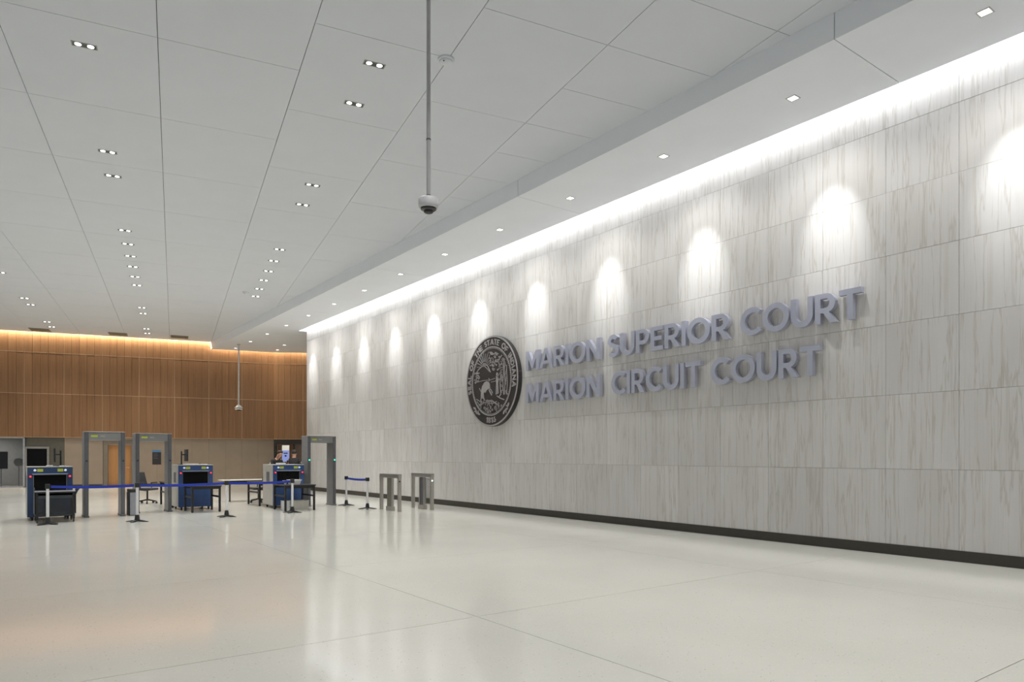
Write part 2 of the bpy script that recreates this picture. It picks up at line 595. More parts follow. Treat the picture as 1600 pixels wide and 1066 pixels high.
lower('wall_panel', seams[0] + 0.05, seams[1] - 0.004, M_DARKWALL)
lower('wall_panel', seams[1] + 0.004, 4.42, M_PANEL)
lower('wall_panel', 5.86, seams[3] - 0.004, M_PANEL)
lower('wall_panel', 4.43, 5.85, M_PANEL, 2.42)
for a, b in zip(seams[3:], seams[4:]):
    m_ = (a + b) / 2
    lower('wall_panel', a + 0.004, m_ - 0.003, M_PANEL)
    lower('wall_panel', m_ + 0.003, b - 0.004, M_PANEL)
bm = B(); shape(bm, [(2.72, 0), (4.40, 0), (4.40, 0.10), (2.72, 0.10)], [], lambda u, v, d: WP(u, d, v), -0.12, -0.105)
shape(bm, [(5.9, 0), (12.8, 0), (12.8, 0.10), (5.9, 0.10)], [], lambda u, v, d: WP(u, d, v), -0.12, -0.105)
struct('baseboard_back', bm, M_BASE)

# timber door in its recess
dr = struct('door_1', shape(B(), [(4.44, 0), (4.44, 2.41), (5.84, 2.41), (5.84, 0), (5.72, 0), (5.72, 2.17), (4.64, 2.17), (4.64, 0)], [],
                            lambda u, v, d: WP(u, d, v), -0.32, -0.125), mat('taupe_door_frame', (0.20, 0.165, 0.125), 0.5))
obj('door_leaf', shape(B(), [(4.65, 0.01), (5.71, 0.01), (5.71, 2.16), (4.65, 2.16)], [], lambda u, v, d: WP(u, d, v), -0.31, -0.26), M_DOORWOOD, dr)
bm = B(); cyl(bm, WP(5.60, -0.26, 0.96), WP(5.60, -0.20, 0.96), 0.03); cyl(bm, WP(5.60, -0.20, 0.96), WP(5.48, -0.20, 0.96), 0.014)
obj('door_handle', bm, M_BRASS, dr)

# glazed office front at the left
wn = struct('window_1', B(), M_METAL)
bm = B()
for a, b, z0, z1 in ((0.94, 1.02, 0, 2.53), (-0.80, -0.74, 0, 2.53), (-2.5, -2.44, 0, 2.53), (-4.2, -4.14, 0, 2.53), (-6.0, 1.02, 2.46, 2.53), (-6.0, 1.02, 0.0, 0.06)):
    shape(bm, [(a, z0), (b, z0), (b, z1), (a, z1)], [], lambda u, v, d: WP(u, d, v), -0.14, -0.05)
obj('window_frame', bm, M_METAL, wn)
for a, b in ((-0.74, 0.94), (-2.44, -0.80), (-4.14, -2.5)):
    obj('window_pane', shape(B(), [(a, 0.06), (b, 0.06), (b, 2.46), (a, 2.46)], [], lambda u, v, d: WP(u, d, v), -0.10, -0.09), M_DGLASS, wn)
# room behind the glass
bm = B(); M_OFF = mat('grey_office_wall', (0.34, 0.335, 0.325), 0.6)
shape(bm, [(-6.8, 0), (1.05, 0), (1.05, 2.6), (-6.8, 2.6)], [], lambda u, v, d: WP(u, d, v), -3.3, -3.2)
shape(bm, [(1.02, 0), (1.12, 0), (1.12, 2.6), (1.02, 2.6)], [], lambda u, v, d: WP(u, d, v), -3.2, -0.46)
shape(bm, [(-6.8, 2.6), (1.12, 2.6), (1.12, 2.7), (-6.8, 2.7)], [], lambda u, v, d: WP(u, d, v), -3.3, -0.46)
shape(bm, [(-6.9, 0), (-6.8, 0), (-6.8, 2.6), (-6.9, 2.6)], [], lambda u, v, d: WP(u, d, v), -3.3, -0.46)
struct('wall_office', bm, M_OFF)
light('office_fill_light', 'AREA', 62.0, WP(-1.6, -1.8, 2.55), (0, 0, WA), None, (1, 0.97, 0.92), shape='RECTANGLE', size=2.4, size_y=0.6)  # added light without a fixture, brightens the room behind the glass
tv = thing('wall_screen', 'dark screen on a pale bracket behind the office glass', 'screen', WP(-0.25, -1.2, 0.0), WA)
obj('panel', bbox(B(), -0.42, 0.30, -0.04, 0.04, 0.92, 1.80, 0.015), M_SCREEN, tv)
obj('stand', tube(B(), [(0.0, 0.07, 0.03), (0.0, 0.07, 1.4)], 0.03), M_METAL, tv)
obj('foot', bbox(B(), -0.3, 0.3, -0.15, 0.25, 0.0, 0.03, 0.01), M_METAL, tv)
lp = thing('reflection_stand_in', 'pale round stand-in for a reflection in the office glass', 'pedestal', WP(0.50, -1.3, 0.0), WA)  # stands in for a pale lamp-like shape reflected in the glass
obj('pole', cyl(B(), (0, 0, 0.02), (0, 0, 1.0), 0.022), M_OFF, lp)
obj('head', cyl(B(), (0, -0.06, 1.25), (0, 0.06, 1.25), 0.21, n=24), M_OFF, lp)
obj('neck', cyl(B(), (0, 0, 1.0), (0, 0, 1.06), 0.03), M_OFF, lp)
obj('base', cyl(B(), (0, 0, 0), (0, 0, 0.03), 0.2, n=24), M_OFF, lp)

# big black display on the dark panel
ds = thing('wall_display', 'large black wall display in a grey frame on dark panel', 'display', WP(1.53, -0.12, 0.0), WA)
bm = B(); shape(bm, [(-0.50, 0.80), (0.52, 0.80), (0.52, 2.05), (-0.50, 2.05)], [[(-0.43, 0.88), (-0.43, 1.95), (0.43, 1.95), (0.43, 0.88)]], lambda u, v, d: (u, d, v), -0.07, 0.0)
obj('frame', bm, mat('grey_frame', (0.27, 0.265, 0.25), 0.5), ds)
bm = B(); box(bm, -0.43, 0.43, -0.03, -0.005, 0.88, 1.95); obj('screen', bm, M_SCREEN, ds)

# information poster
po = thing('wall_poster', 'dark notice poster with a blue header on taupe wall', 'poster', WP(6.93, -0.119, 0.0), WA)
bm = B(); box(bm, -0.21, 0.21, -0.012, 0.0, 1.12, 1.78); obj('sheet', bm, mat('poster_black', (0.028, 0.024, 0.028), 0.4), po)
bm = B(); box(bm, -0.21, 0.21, -0.013, 0.0, 1.78, 1.89); obj('header', bm, mat('poster_blue', (0.08, 0.22, 0.42), 0.4), po)
for i in range(4):
    bm = B(); box(bm, -0.15, 0.02 + 0.04 * (i % 2), -0.014, -0.0115, 1.68 - 0.08 * i, 1.70 - 0.08 * i)
    obj('text_line', bm, mat('poster_grey', (0.12, 0.11, 0.13), 0.5), po)

# doorway in the alcove facet, with the corridor behind
bm = B()
for pts, d0, d1 in (([(-0.1, 0), (0.0, 0), (0.0, 2.6), (-0.1, 2.6)], -3.2, -0.46), ([(2.6, 0), (2.7, 0), (2.7, 2.6), (2.6, 2.6)], -3.2, -0.46),
                    ([(-0.1, 0), (2.7, 0), (2.7, 2.6), (-0.1, 2.6)], -3.3, -3.2), ([(-0.1, 2.6), (2.7, 2.6), (2.7, 2.7), (-0.1, 2.7)], -3.3, -0.46)):
    shape(bm, pts, [], lambda u, v, d: FP(u, d, v), d0, d1)
struct('wall_corridor', bm, mat('corridor_brown', (0.22, 0.13, 0.075), 0.5))
d2 = struct('door_2', shape(B(), [(0.0, 0), (0.0, 2.52), (1.60, 2.52), (1.60, 0), (1.54, 0), (1.54, 2.25), (0.10, 2.25), (0.10, 0)], [],
                            lambda u, v, d: FP(u, d, v), -0.40, -0.06), mat('black_door_frame', (0.03, 0.026, 0.022), 0.5))
obj('mullion', shape(B(), [(1.02, 0), (1.10, 0), (1.10, 2.25), (1.02, 2.25)], [], lambda u, v, d: FP(u, d, v), -0.28, -0.20), MATS['black_door_frame'], d2)
obj('door_glass', shape(B(), [(1.10, 0.0), (1.54, 0.0), (1.54, 2.25), (1.10, 2.25)], [], lambda u, v, d: FP(u, d, v), -0.25, -0.24), M_DGLASS, d2)
obj('brown_panel', shape(B(), [(0.14, 0), (0.46, 0), (0.46, 2.2), (0.14, 2.2)], [], lambda u, v, d: FP(u, d, v), -0.36, -0.32), mat('brown_panel', (0.17, 0.10, 0.055), 0.5), d2)
obj('pale_jamb', shape(B(), [(0.10, 0), (0.14, 0), (0.14, 2.2), (0.10, 2.2)], [], lambda u, v, d: FP(u, d, v), -0.36, -0.30), mat('pale_jamb', (0.42, 0.32, 0.2), 0.5), d2)
light('corridor_fill_light', 'AREA', 22.0, FP(1.6, -2.0, 2.55), (0, 0, FA), None, (1, 0.97, 0.92), shape='RECTANGLE', size=0.8, size_y=0.8)  # fill added to lift the corridor, no fixture there
# lit information screen in the doorway
sg = thing('screen_stand', 'lit blue notice screen with white top standing in the doorway', 'sign', FP(0.72, 0.35, 0.0), FA)
obj('base', bbox(B(), -0.25, 0.25, -0.2, 0.2, 0, 0.03, 0.008), M_BLACK, sg)
obj('post', bbox(B(), -0.04, 0.04, -0.02, 0.02, 0.03, 1.25, 0.006), M_BLACK, sg)
obj('housing', bbox(B(), -0.20, 0.20, -0.03, 0.03, 1.25, 2.18, 0.01), M_WHITE, sg)
bm = B(); box(bm, -0.19, 0.19, -0.034, -0.028, 1.27, 1.88)
sc_ = obj('screen', bm, mat('lit_blue_screen', (0.22, 0.28, 0.62), 0.4, emit=0.55), sg)
bm = B(); box(bm, -0.11, 0.11, -0.0355, -0.033, 1.70, 1.76); obj('heading', bm, mat('navy_print', (0.02, 0.03, 0.12), 0.5), sc_)
bm = B(); cyl(bm, (0, -0.0355, 1.58), (0, -0.033, 1.58), 0.055, n=18); obj('symbol', bm, MATS['navy_print'], sc_)
bm = B(); box(bm, -0.19, 0.19, -0.034, -0.028, 1.89, 2.16); obj('white_screen', bm, mat('lit_white_screen', (0.8, 0.8, 0.75), 0.4, emit=0.35), sg)

# warm cove above the timber
light('warm_cove_light', 'AREA', P_WARM * 15.5, WP(5.1, 0.085, 7.97), (0, 0, WA), None, (1.0, 0.89, 0.70), shape='RECTANGLE', size=15.5, size_y=0.03)
light('warm_cove_light', 'AREA', P_WARM * 3.6, FP(1.9, 0.085, 7.97), (0, 0, FA), None, (1.0, 0.89, 0.70), shape='RECTANGLE', size=3.6, size_y=0.03)
# far side of the recess behind the stone wall
struct('wall_side', box(B(), XR, XR + 0.2, YE - 0.5, 39, 0, 8.2), M_OFF)
struct('wall_recess', box(B(), XW + 0.45, XR, YE - 0.5, YE, 0, 8.2), M_OFF)

# ------------------------------------------------------------------ lettering
def arc(cx, cy, rx, ry, a0, a1, n=20):
    return [(cx + rx * math.cos(R(a0 + (a1 - a0) * i / n)), cy + ry * math.sin(R(a0 + (a1 - a0) * i / n))) for i in range(n + 1)]


def thick(path, w_):
    Lf, Rt = [], []
    for i, p in enumerate(path):
        a = path[max(i - 1, 0)]; b = path[min(i + 1, len(path) - 1)]
        dx, dy = b[0] - a[0], b[1] - a[1]; l = math.hypot(dx, dy) or 1
        nx, ny = -dy / l * w_ / 2, dx / l * w_ / 2
        Lf.append((p[0] + nx, p[1] + ny)); Rt.append((p[0] - nx, p[1] - ny))
    return Lf + Rt[::-1]


def glyph(ch, w=0.2):
    """-> advance width, list of (outer, holes); cap height 1"""
    if ch == 'I':
        return w, [([(0, 0), (w, 0), (w, 1), (0, 1)], [])]
    if ch == 'M':
        return 1.0, [([(0, 0), (0, 1), (.24, 1), (.5, .44), (.76, 1), (1.0, 1), (1.0, 0), (1 - w, 0), (1 - w, .62), (.56, .10), (.44, .10), (w, .62), (w, 0)], [])]
    if ch == 'A':
        return .96, [([(0, 0), (.365, 1), (.595, 1), (.96, 0), (.75, 0), (.675, .21), (.285, .21), (.21, 0)], [[(.345, .38), (.48, .75), (.615, .38)]])]
    if ch == 'N':
        return .84, [([(0, 0), (0, 1), (.19, 1), (.84 - w, .36), (.84 - w, 1), (.84, 1), (.84, 0), (.655, 0), (w, .65), (w, 0)], [])]
    if ch in 'PRB':
        o = [(0, 0), (0, 1)] + arc(.40, .675, .325, .325, 90, -90, 16)
        hole = [(w, .52), (w, .83)] + arc(.39, .675, .135, .155, 90, -90, 12)
        if ch == 'P':
            return .73, [(o + [(w, .35), (w, 0)], [hole])]
        return .78, [(o[:-1] + [(.50, .37), (.78, 0), (.54, 0), (.30, .35), (w, .35), (w, 0)], [hole])]
    if ch == 'O':
        return 1.06, [(arc(.53, .5, .53, .515, 0, 360, 40)[:-1], [arc(.53, .5, .325, .325, 0, 360, 32)[:-1]])]
    if ch == 'C':
        return .90, [(arc(.53, .5, .53, .515, 47, 313, 32) + arc(.53, .5, .325, .325, 313, 47, 26), [])]
    if ch == 'S':
        p = arc(.33, .715, .22, .195, 28, 262, 18) + arc(.33, .29, .23, .20, 84, -150, 18)
        return .66, [(thick(p, w * .97), [])]
    if ch == 'U':
        return .84, [([(0, 1), (0, .40)] + arc(.42, .40, .42, .415, 180, 360, 20) + [(.84, 1), (.84 - w, 1), (.84 - w, .41)] + arc(.42, .40, .42 - w, .22, 360, 180, 18) + [(w, 1)], [])]
    if ch == 'E':
        return .66, [([(0, 0), (0, 1), (.65, 1), (.65, .83), (w, .83), (w, .59), (.60, .59), (.60, .42), (w, .42), (w, .17), (.66, .17), (.66, 0)], [])]
    if ch == 'F':
        return .64, [([(0, 0), (0, 1), (.64, 1), (.64, .83), (w, .83), (w, .57), (.58, .57), (.58, .40), (w, .40), (w, 0)], [])]
    if ch == 'L':
        return .60, [([(0, 0), (0, 1), (w, 1), (w, .17), (.60, .17), (.60, 0)], [])]
    if ch == 'T':
        return .76, [([(.38 - w / 2, 0), (.38 - w / 2, .82), (0, .82), (0, 1), (.76, 1), (.76, .82), (.38 + w / 2, .82), (.38 + w / 2, 0)], [])]
    if ch == 'H':
        return .80, [([(0, 0), (0, 1), (w, 1), (w, .60), (.80 - w, .60), (.80 - w, 1), (.80, 1), (.80, 0), (.80 - w, 0), (.80 - w, .42), (w, .42), (w, 0)], [])]
    if ch == 'D':
        return .84, [([(0, 0), (0, 1)] + arc(.36, .5, .48, .5, 90, -90, 20), [[(w, .17), (w, .83)] + arc(.36, .5, .28, .33, 90, -90, 16)])]
    if ch == '1':
        return .38, [([(.16, 0), (.16, .74), (0, .68), (0, .84), (.22, 1), (.38, 1), (.38, 0)], [])]
    if ch == '8':
        return .64, [(arc(.32, .28, .32, .29, 0, 360, 24)[:-1], [arc(.32, .28, .14, .13, 0, 360, 16)[:-1]]),
                     (arc(.32, .75, .27, .26, 0, 360, 24)[:-1], [arc(.32, .75, .11, .11, 0, 360, 16)[:-1]])]
    if ch == '6':
        return .66, [(arc(.33, .32, .33, .33, 0, 360, 24)[:-1], [arc(.33, .32, .14, .15, 0, 360, 16)[:-1]]),
                     ([(.02, .40), (.30, 1), (.52, 1), (.20, .36)], [])]
    return .36, []


def layout(text, total, space=0.36, track=0.07):
    adv = [(glyph(c)[0] if c != ' ' else space) for c in text]
    nat = sum(adv) + track * (len(text) - 1)
    k = total / nat
    x = 0; out = []
    for c, a in zip(text, adv):
        out.append((c, x * k, k)); x += a + track
    return out


def sign(name, words, z0, cap, label):
    y_start, y_end = words[0][1], words[-1][2]
    yc = (y_start + y_end) / 2
    t = thing(name, label, 'sign', (XW, yc, z0))
    for word, ya, yb in words:
        for c, x, k in layout(word, (ya - yb) / cap, 0.34, 0.075):
            bm = B()

            def fn(u, v, d):
                return (-d, ya - yc - (x + u * k) * cap, v * cap)
            for o, hs in glyph(c)[1]:
                shape(bm, o, hs, fn, 0.04, 0.14)
            l = obj('letter_' + c.lower(), bm, M_LETTER, t)
            sx = {'C': .12, 'S': .33, 'O': .10, 'A': .30, 'T': .38, 'U': .10}.get(c, .09)
            sz = {'A': .3}.get(c, .5)
            bm = B(); cyl(bm, fn(sx, sz, 0.045), fn(sx, sz, 0.0), 0.012, n=8)
            obj('standoff_pin', bm, M_LETTER, l)
    return t


sign('lettering_sign', [('MARION', 14.97, 12.10), ('SUPERIOR', 11.83, 8.455), ('COURT', 8.21, 5.87)], 3.885, 0.515, 'upper row of raised silver letters reading MARION SUPERIOR COURT')
sign('lettering_sign', [('MARION', 14.97, 12.10), ('CIRCUIT', 11.71, 9.15), ('COURT', 8.90, 6.59)], 3.005, 0.525, 'lower row of raised silver letters reading MARION CIRCUIT COURT')

# ------------------------------------------------------------------ state seal
SR = 1.31
seal = thing('wall_seal', 'large round dark state seal with silver relief on stone wall', 'seal', (XW, 16.62, 3.75))


def SL(u, v, d):
    return (-d, -u * SR, v * SR)


def circ(r, n=64):
    return arc(0, 0, r, r, 0, 360, n)[:-1]


D0 = 0.13
obj('disc', shape(B(), circ(1.0), [], SL, 0.0, D0), M_SEALD, seal)
obj('outer_rim', shape(B(), circ(0.995), [circ(0.965)], SL, D0, D0 + 0.018), M_SEALS, seal)
obj('inner_ring', shape(B(), circ(0.765), [circ(0.745)], SL, D0, D0 + 0.018), M_SEALS, seal)
bm = B()
for i in range(110):
    a = 360 * i / 110
    shape(bm, arc(.725 * math.cos(R(a)), .725 * math.sin(R(a)), .011, .011, 0, 360, 6)[:-1], [], SL, D0, D0 + 0.014)
o_ = obj('bead_ring', bm, M_SEALS, seal); o_['kind'] = 'stuff'


def arc_text(text, a0, a1, r, h_, flip=False):
    adv = [(glyph(c)[0] if c != ' ' else .55) for c in text]
    tr = 0.14
    nat = sum(adv) + tr * (len(text) - 1)
    x = 0
    for c, a in zip(text, adv):
        mid = (x + a / 2) / nat
        x += a + tr
        if c == ' ':
            continue
        ang = R(a0 + (a1 - a0) * mid)
        k = abs(R(a1 - a0)) * (r + h_ / 2) / nat
        rx, ry = (math.cos(ang), math.sin(ang))          # radial
        tx, ty_ = (ry, -rx)                              # clockwise tangent
        if flip:
            rx, ry, tx, ty_ = -rx, -ry, -tx, -ty_
        bm = B()
        for o, hs in glyph(c, .19)[1]:
            def fn(u, v, d):
                uu = (u - a / 2) * k; vv = (v - .5) * h_
                bx = (r + h_ / 2) * math.cos(ang) + tx * uu + rx * vv
                by = (r + h_ / 2) * math.sin(ang) + ty_ * uu + ry * vv
                return SL(bx, by, d)
            shape(bm, o, hs, fn, D0, D0 + 0.02)
        obj('letter_' + c.lower() if c.isalpha() else 'digit', bm, M_SEALS, seal)


arc_text('SEAL OF THE STATE OF INDIANA', 196, -13, 0.80, 0.125)
arc_text('1816', 258.5, 282.5, 0.80, 0.12, True)
# leaf sprays beside the date
for a in (228, 312):
    bm = B()
    for da, dr_, ln, rot in ((-7, 0, .055, 20), (0, .01, .06, -20), (7, -.01, .055, 15), (-3, .035, .035, 60), (4, -.035, .035, -60)):
        ang = R(a + da); rr = 0.862 + dr_
        cx, cy = rr * math.cos(ang), rr * math.sin(ang)
        th_ = ang + math.pi / 2 + R(rot)
        pts = [(cx + ln * math.cos(t) * math.cos(th_) - ln * .42 * math.sin(t) * math.sin(th_), cy + ln * math.cos(t) * math.sin(th_) + ln * .42 * math.sin(t) * math.cos(th_)) for t in [2 * math.pi * i / 12 for i in range(12)]]
        shape(bm, pts, [], SL, D0, D0 + 0.018)
    obj('leaf_spray', bm, M_SEALS, seal)


def relief(name, shapes, d=0.016):
    bm = B()
    for s_ in shapes:
        shape(bm, s_, [], SL, D0, D0 + d)
    return obj(name, bm, M_SEALS, seal)


def stroke(pts, w_=.016):
    return thick(pts, w_)


sx_, sy_ = -.26, .34
relief('sun', [arc(sx_, sy_, .09, .09, 15, 175, 14)] + [stroke([(sx_ + .12 * math.cos(R(t)), sy_ + .12 * math.sin(R(t))), (sx_ + (.30 + .06 * (i % 2)) * math.cos(R(t)), sy_ + (.30 + .06 * (i % 2)) * math.sin(R(t)))], .010) for i, t in enumerate(range(15, 176, 16))])
relief('hill_line', [stroke([(-.62, .20), (-.50, .30), (-.36, .36), (-.22, .40), (-.12, .34), (-.02, .20)], .02), stroke([(-.30, .38), (-.16, .30), (-.06, .22)], .012), stroke([(-.60, .02), (-.3, .04), (.0, .03), (.16, .05)], .012), stroke([(.0, -.02), (.2, -.01)], .01)])
rng = random.Random(3)
fol = []
for i in range(95):
    u = rng.uniform(-.06, .52); v = rng.uniform(.22, .70)
    if u * u + v * v > .66 ** 2 or (u < .05 and v < .34):
        continue
    r_ = rng.uniform(.014, .036)
    fol.append(arc(u, v, r_, r_ * rng.uniform(.5, 1), 0, 360, 7)[:-1])
for i in range(40):
    u = rng.uniform(-.66, -.46); v = rng.uniform(.0, .26)
    if u * u + v * v > .68 ** 2:
        continue
    r_ = rng.uniform(.012, .03)
    fol.append(arc(u, v, r_, r_ * .7, 0, 360, 7)[:-1])
relief('foliage', fol)['kind'] = 'stuff'
tr_ = []
for u0, u1, wob in ((.36, .47, .015), (.52, .60, -.012)):
    Lp = [(u0 + wob * math.sin(i * 1.1), .30 - .09 * i) for i in range(8)]
    Rp = [(u1 + wob * math.sin(i * .9 + 1), .30 - .09 * i) for i in range(8)]
    tr_.append(stroke(Lp, .018)); tr_.append(stroke(Rp, .018))
    for i in range(13):
        u = rng.uniform(u0 + .02, u1 - .02); v = rng.uniform(-.26, .24); l_ = rng.uniform(.03, .08)
        tr_.append(stroke([(u, v), (u + rng.uniform(-.012, .012), v - l_)], .011))
tr_.append(stroke([(.36, -.32), (.30, -.37)], .02)); tr_.append(stroke([(.60, -.30), (.62, -.34)], .02))
tr_.append(stroke([(.37, .28), (.30, .36), (.24, .46)], .018)); tr_.append(stroke([(.46, .28), (.48, .40)], .018)); tr_.append(stroke([(.55, .28), (.52, .38)], .015))
relief('tree_trunk', tr_)
relief('woodsman', [arc(.235, .135, .030, .036, 0, 360, 12)[:-1], [(.20, .095), (.27, .095), (.285, -.03), (.265, -.06), (.205, -.06), (.195, .0)],
                    [(.205, -.06), (.24, -.06), (.225, -.30), (.185, -.31)], [(.24, -.06), (.268, -.06), (.29, -.28), (.25, -.30)],
                    stroke([(.25, .07), (.31, .0), (.34, .02)], .022), stroke([(.22, .07), (.29, .10), (.36, .17)], .014), [(.345, .15), (.39, .15), (.385, .21), (.35, .20)]])
bis = [[(-.40, -.34), (-.385, -.18), (-.34, -.08), (-.26, -.01), (-.17, .015), (-.09, -.01), (-.05, -.06), (-.03, -.15), (-.07, -.20), (-.12, -.17), (-.17, -.19), (-.22, -.24), (-.27, -.22), (-.31, -.28), (-.33, -.37)],
       stroke([(-.10, -.16), (-.05, -.22), (.03, -.31)], .026), stroke([(-.07, -.15), (.01, -.20), (.06, -.27)], .022), stroke([(-.37, -.32), (-.41, -.40), (-.36, -.43)], .028), stroke([(-.30, -.26), (-.29, -.36), (-.25, -.41)], .026),
       stroke([(-.08, .0), (-.06, .05), (-.09, .07)], .014), stroke([(-.40, -.20), (-.46, -.12)], .012)]
relief('bison', bis)
grd = [stroke([(-.58, -.36), (-.40, -.44), (-.2, -.46), (.05, -.50), (.22, -.46)], .014), stroke([(-.2, -.42), (.05, -.44), (.24, -.53)], .03), stroke([(.22, -.34), (.36, -.40), (.50, -.44)], .02)]
for i in range(120):
    u = rng.uniform(-.56, .42); v = rng.uniform(-.70, -.42)
    if u * u + v * v > .695 ** 2 or (u > .1 and v > -.5):
        continue
    a = rng.uniform(-.03, .03)
    grd.append(stroke([(u, v - .022), (u + a, v + .026)], .011))
relief('ground_grass', grd)['kind'] = 'stuff'

# ------------------------------------------------------------------ ceiling lights
frame_bm = B()
shape(frame_bm, [(-.17, -.068), (.17, -.068), (.17, .068), (-.17, .068)], [[(-.155, -.055), (-.155, .055), (.155, .055), (.155, -.055)]], lambda u, v, d: (u, v, d), -0.006, 0.0)
me_frame = mesh_of(frame_bm, 'frame'); me_frame.materials.append(mat('lamp_trim', (0.28, 0.28, 0.27), 0.5))
me_well = mesh_of(box(B(), -.155, .155, -.055, .055, -0.002, -0.0005), 'well'); me_well.materials.append(mat('dark_lamp_well', (0.07, 0.07, 0.065), 0.5))
bm = B(); cyl(bm, (0, 0, -0.005), (0, 0, -0.0015), 0.044, n=16)
me_lens = mesh_of(bm, 'lens'); me_lens.materials.append(M_LAMP)


def downlight(xv, yv):
    x, y = V2W(xv, yv)
    t = thing('twin_downlight', 'twin-lamp recessed downlight in the white panelled ceiling', 'downlight', (x, y, ZC), -CA, 'twin ceiling downlights')
    obj('frame', me_frame, None, t); obj('well', me_well, None, t)
    obj('lens', me_lens, None, t, (-.083, 0, 0)); obj('lens', me_lens, None, t, (.083, 0, 0))
    light('lamp', 'SPOT', P_DOWN, (0, 0, -0.03), (0, 0, 0), t, (1.0, 0.99, 0.97), spot_size=R(100), spot_blend=0.8, shadow_soft_size=0.06)


rows = [(-1.22, (12.3, 16.4, 17.77, 21.93, 23.3, 24.68, 26.03, 27.45, 28.8, 33.08, 34.4, 38.5, 39.9)),
        (2.85, (1.3, 5.4, 6.8, 10.9, 12.28, 16.38, 17.77, 21.93, 23.3, 24.68, 26.03, 27.45, 28.8)),  # the nearest ones are out of view, added to light the near floor
        (-5.3, (12.3, 16.4, 17.77, 21.93, 24.68, 27.45, 28.8, 33.08, 34.4, 38.5, 39.9)),
        (-9.37, (8, 14, 20, 26, 32)), (6.9, (1.3, 5.4))]  # outer columns out of view, added to light the hall
for xv, ys in rows:
    for yv in ys:
        x, y = V2W(xv, yv)
        if x > XL + 0.3 and y > YN + 0.3 and x < XS - 0.3:
            downlight(xv, yv)

sq = B(); shape(sq, [(-.085, -.085), (.085, -.085), (.085, .085), (-.085, .085)], [[(-.065, -.065), (-.065, .065), (.065, .065), (.065, -.065)]], lambda u, v, d: (u, v, d), -0.006, 0.0)
me_sq = mesh_of(sq, 'frame'); me_sq.materials.append(mat('soffit_lamp_trim', (0.45, 0.45, 0.43), 0.5))
me_sl = mesh_of(box(B(), -.065, .065, -.065, .065, -0.004, -0.0005), 'lens'); me_sl.materials.append(M_SLAMP)
for k in range(-1, 14):
    y = 3.69 + 2.742 * k
    t = thing('soffit_downlight', 'small square downlight in the soffit along the stone wall', 'downlight', (10.43, y, ZS), 0, 'soffit downlights along the wall')
    obj('frame', me_sq, None, t); obj('lens', me_sl, None, t)
    if y < YE:
        dx, dz = XW - 10.43, 2.00
        light('lamp', 'SPOT', P_SCALLOP, (0, 0, -0.03), (0, math.atan2(-dx, dz), 0), t, (0.97, 0.985, 1.0), spot_size=R(36), spot_blend=1.0, shadow_soft_size=0.03)
        light('lamp', 'SPOT', P_SOFF, (0, 0, -0.03), (0, 0, 0), t, (1.0, 0.99, 0.97), spot_size=R(150), spot_blend=0.6, shadow_soft_size=0.05)  # second, wide spot added to brighten the lower wall and floor
for x, y in ((12.2, 36.7), (12.45, 38.6)):
    t = thing('soffit_downlight', 'small square downlight in the soffit above the far doorway', 'downlight', (x, y, ZS), 0, 'soffit downlights by the doorway')
    obj('frame', me_sq, None, t); obj('lens', me_sl, None, t)
    light('lamp', 'SPOT', 45.0, (0, 0, -0.03), (0, 0, 0), t, (1.0, 0.95, 0.88), spot_size=R(110), spot_blend=0.8, shadow_soft_size=0.05)

# grilles in the ceiling by the timber wall
for xv, yv in ((-5.94, 41.05), (-2.57, 40.75), (0.25, 40.35)):
    x, y = V2W(xv, yv)
    t = thing('ceiling_vent', 'olive slatted ceiling grille beside the glowing timber wall cove', 'vent', (x, y, ZC), -CA, 'ceiling grilles by the timber wall')
    bm = B(); shape(bm, [(-.42, -.42), (.42, -.42), (.42, .42), (-.42, .42)], [[(-.37, -.37), (-.37, .37), (.37, .37), (.37, -.37)]], lambda u, v, d: (u, v, d), -0.02, 0.0)
    obj('frame', bm, M_OLIVE, t)
    bm = B(); box(bm, -.37, .37, -.37, .37, -0.003, -0.0005); obj('backing', bm, M_OLIVE, t)
    sl = mesh_of(box(B(), -.37, .37, -.02, .02, -0.018, -0.006), 'slat'); sl.materials.append(M_OLIVE)
    for i in range(9):
        obj('slat', sl, None, t, (0, -.33 + .0825 * i, 0))

# smoke detectors
for (xv, yv), lab in (((3.82, 10.27), 'white round smoke detector on a ceiling joint beside the camera pole'), ((2.45, 28.2), 'small white smoke detector at the end of the downlight row')):
    x, y = V2W(xv, yv)
    t = thing('smoke_detector', lab, 'smoke detector', (x, y, ZC))
    obj('base', lathe(B(), [(.02, 0), (.13, 0), (.13, -.02), (.125, -.03), (.02, -.03)], n=28), M_CEIL, t)
    obj('body', lathe(B(), [(.02, -.03), (.105, -.03), (.10, -.055), (.07, -.07), (.01, -.072)], n=28), M_CEIL, t, smooth=True)
    obj('sensor_light', cyl(B(), (-.07, -.05, -.066), (-.07, -.05, -.075), .012), M_DETD, t)


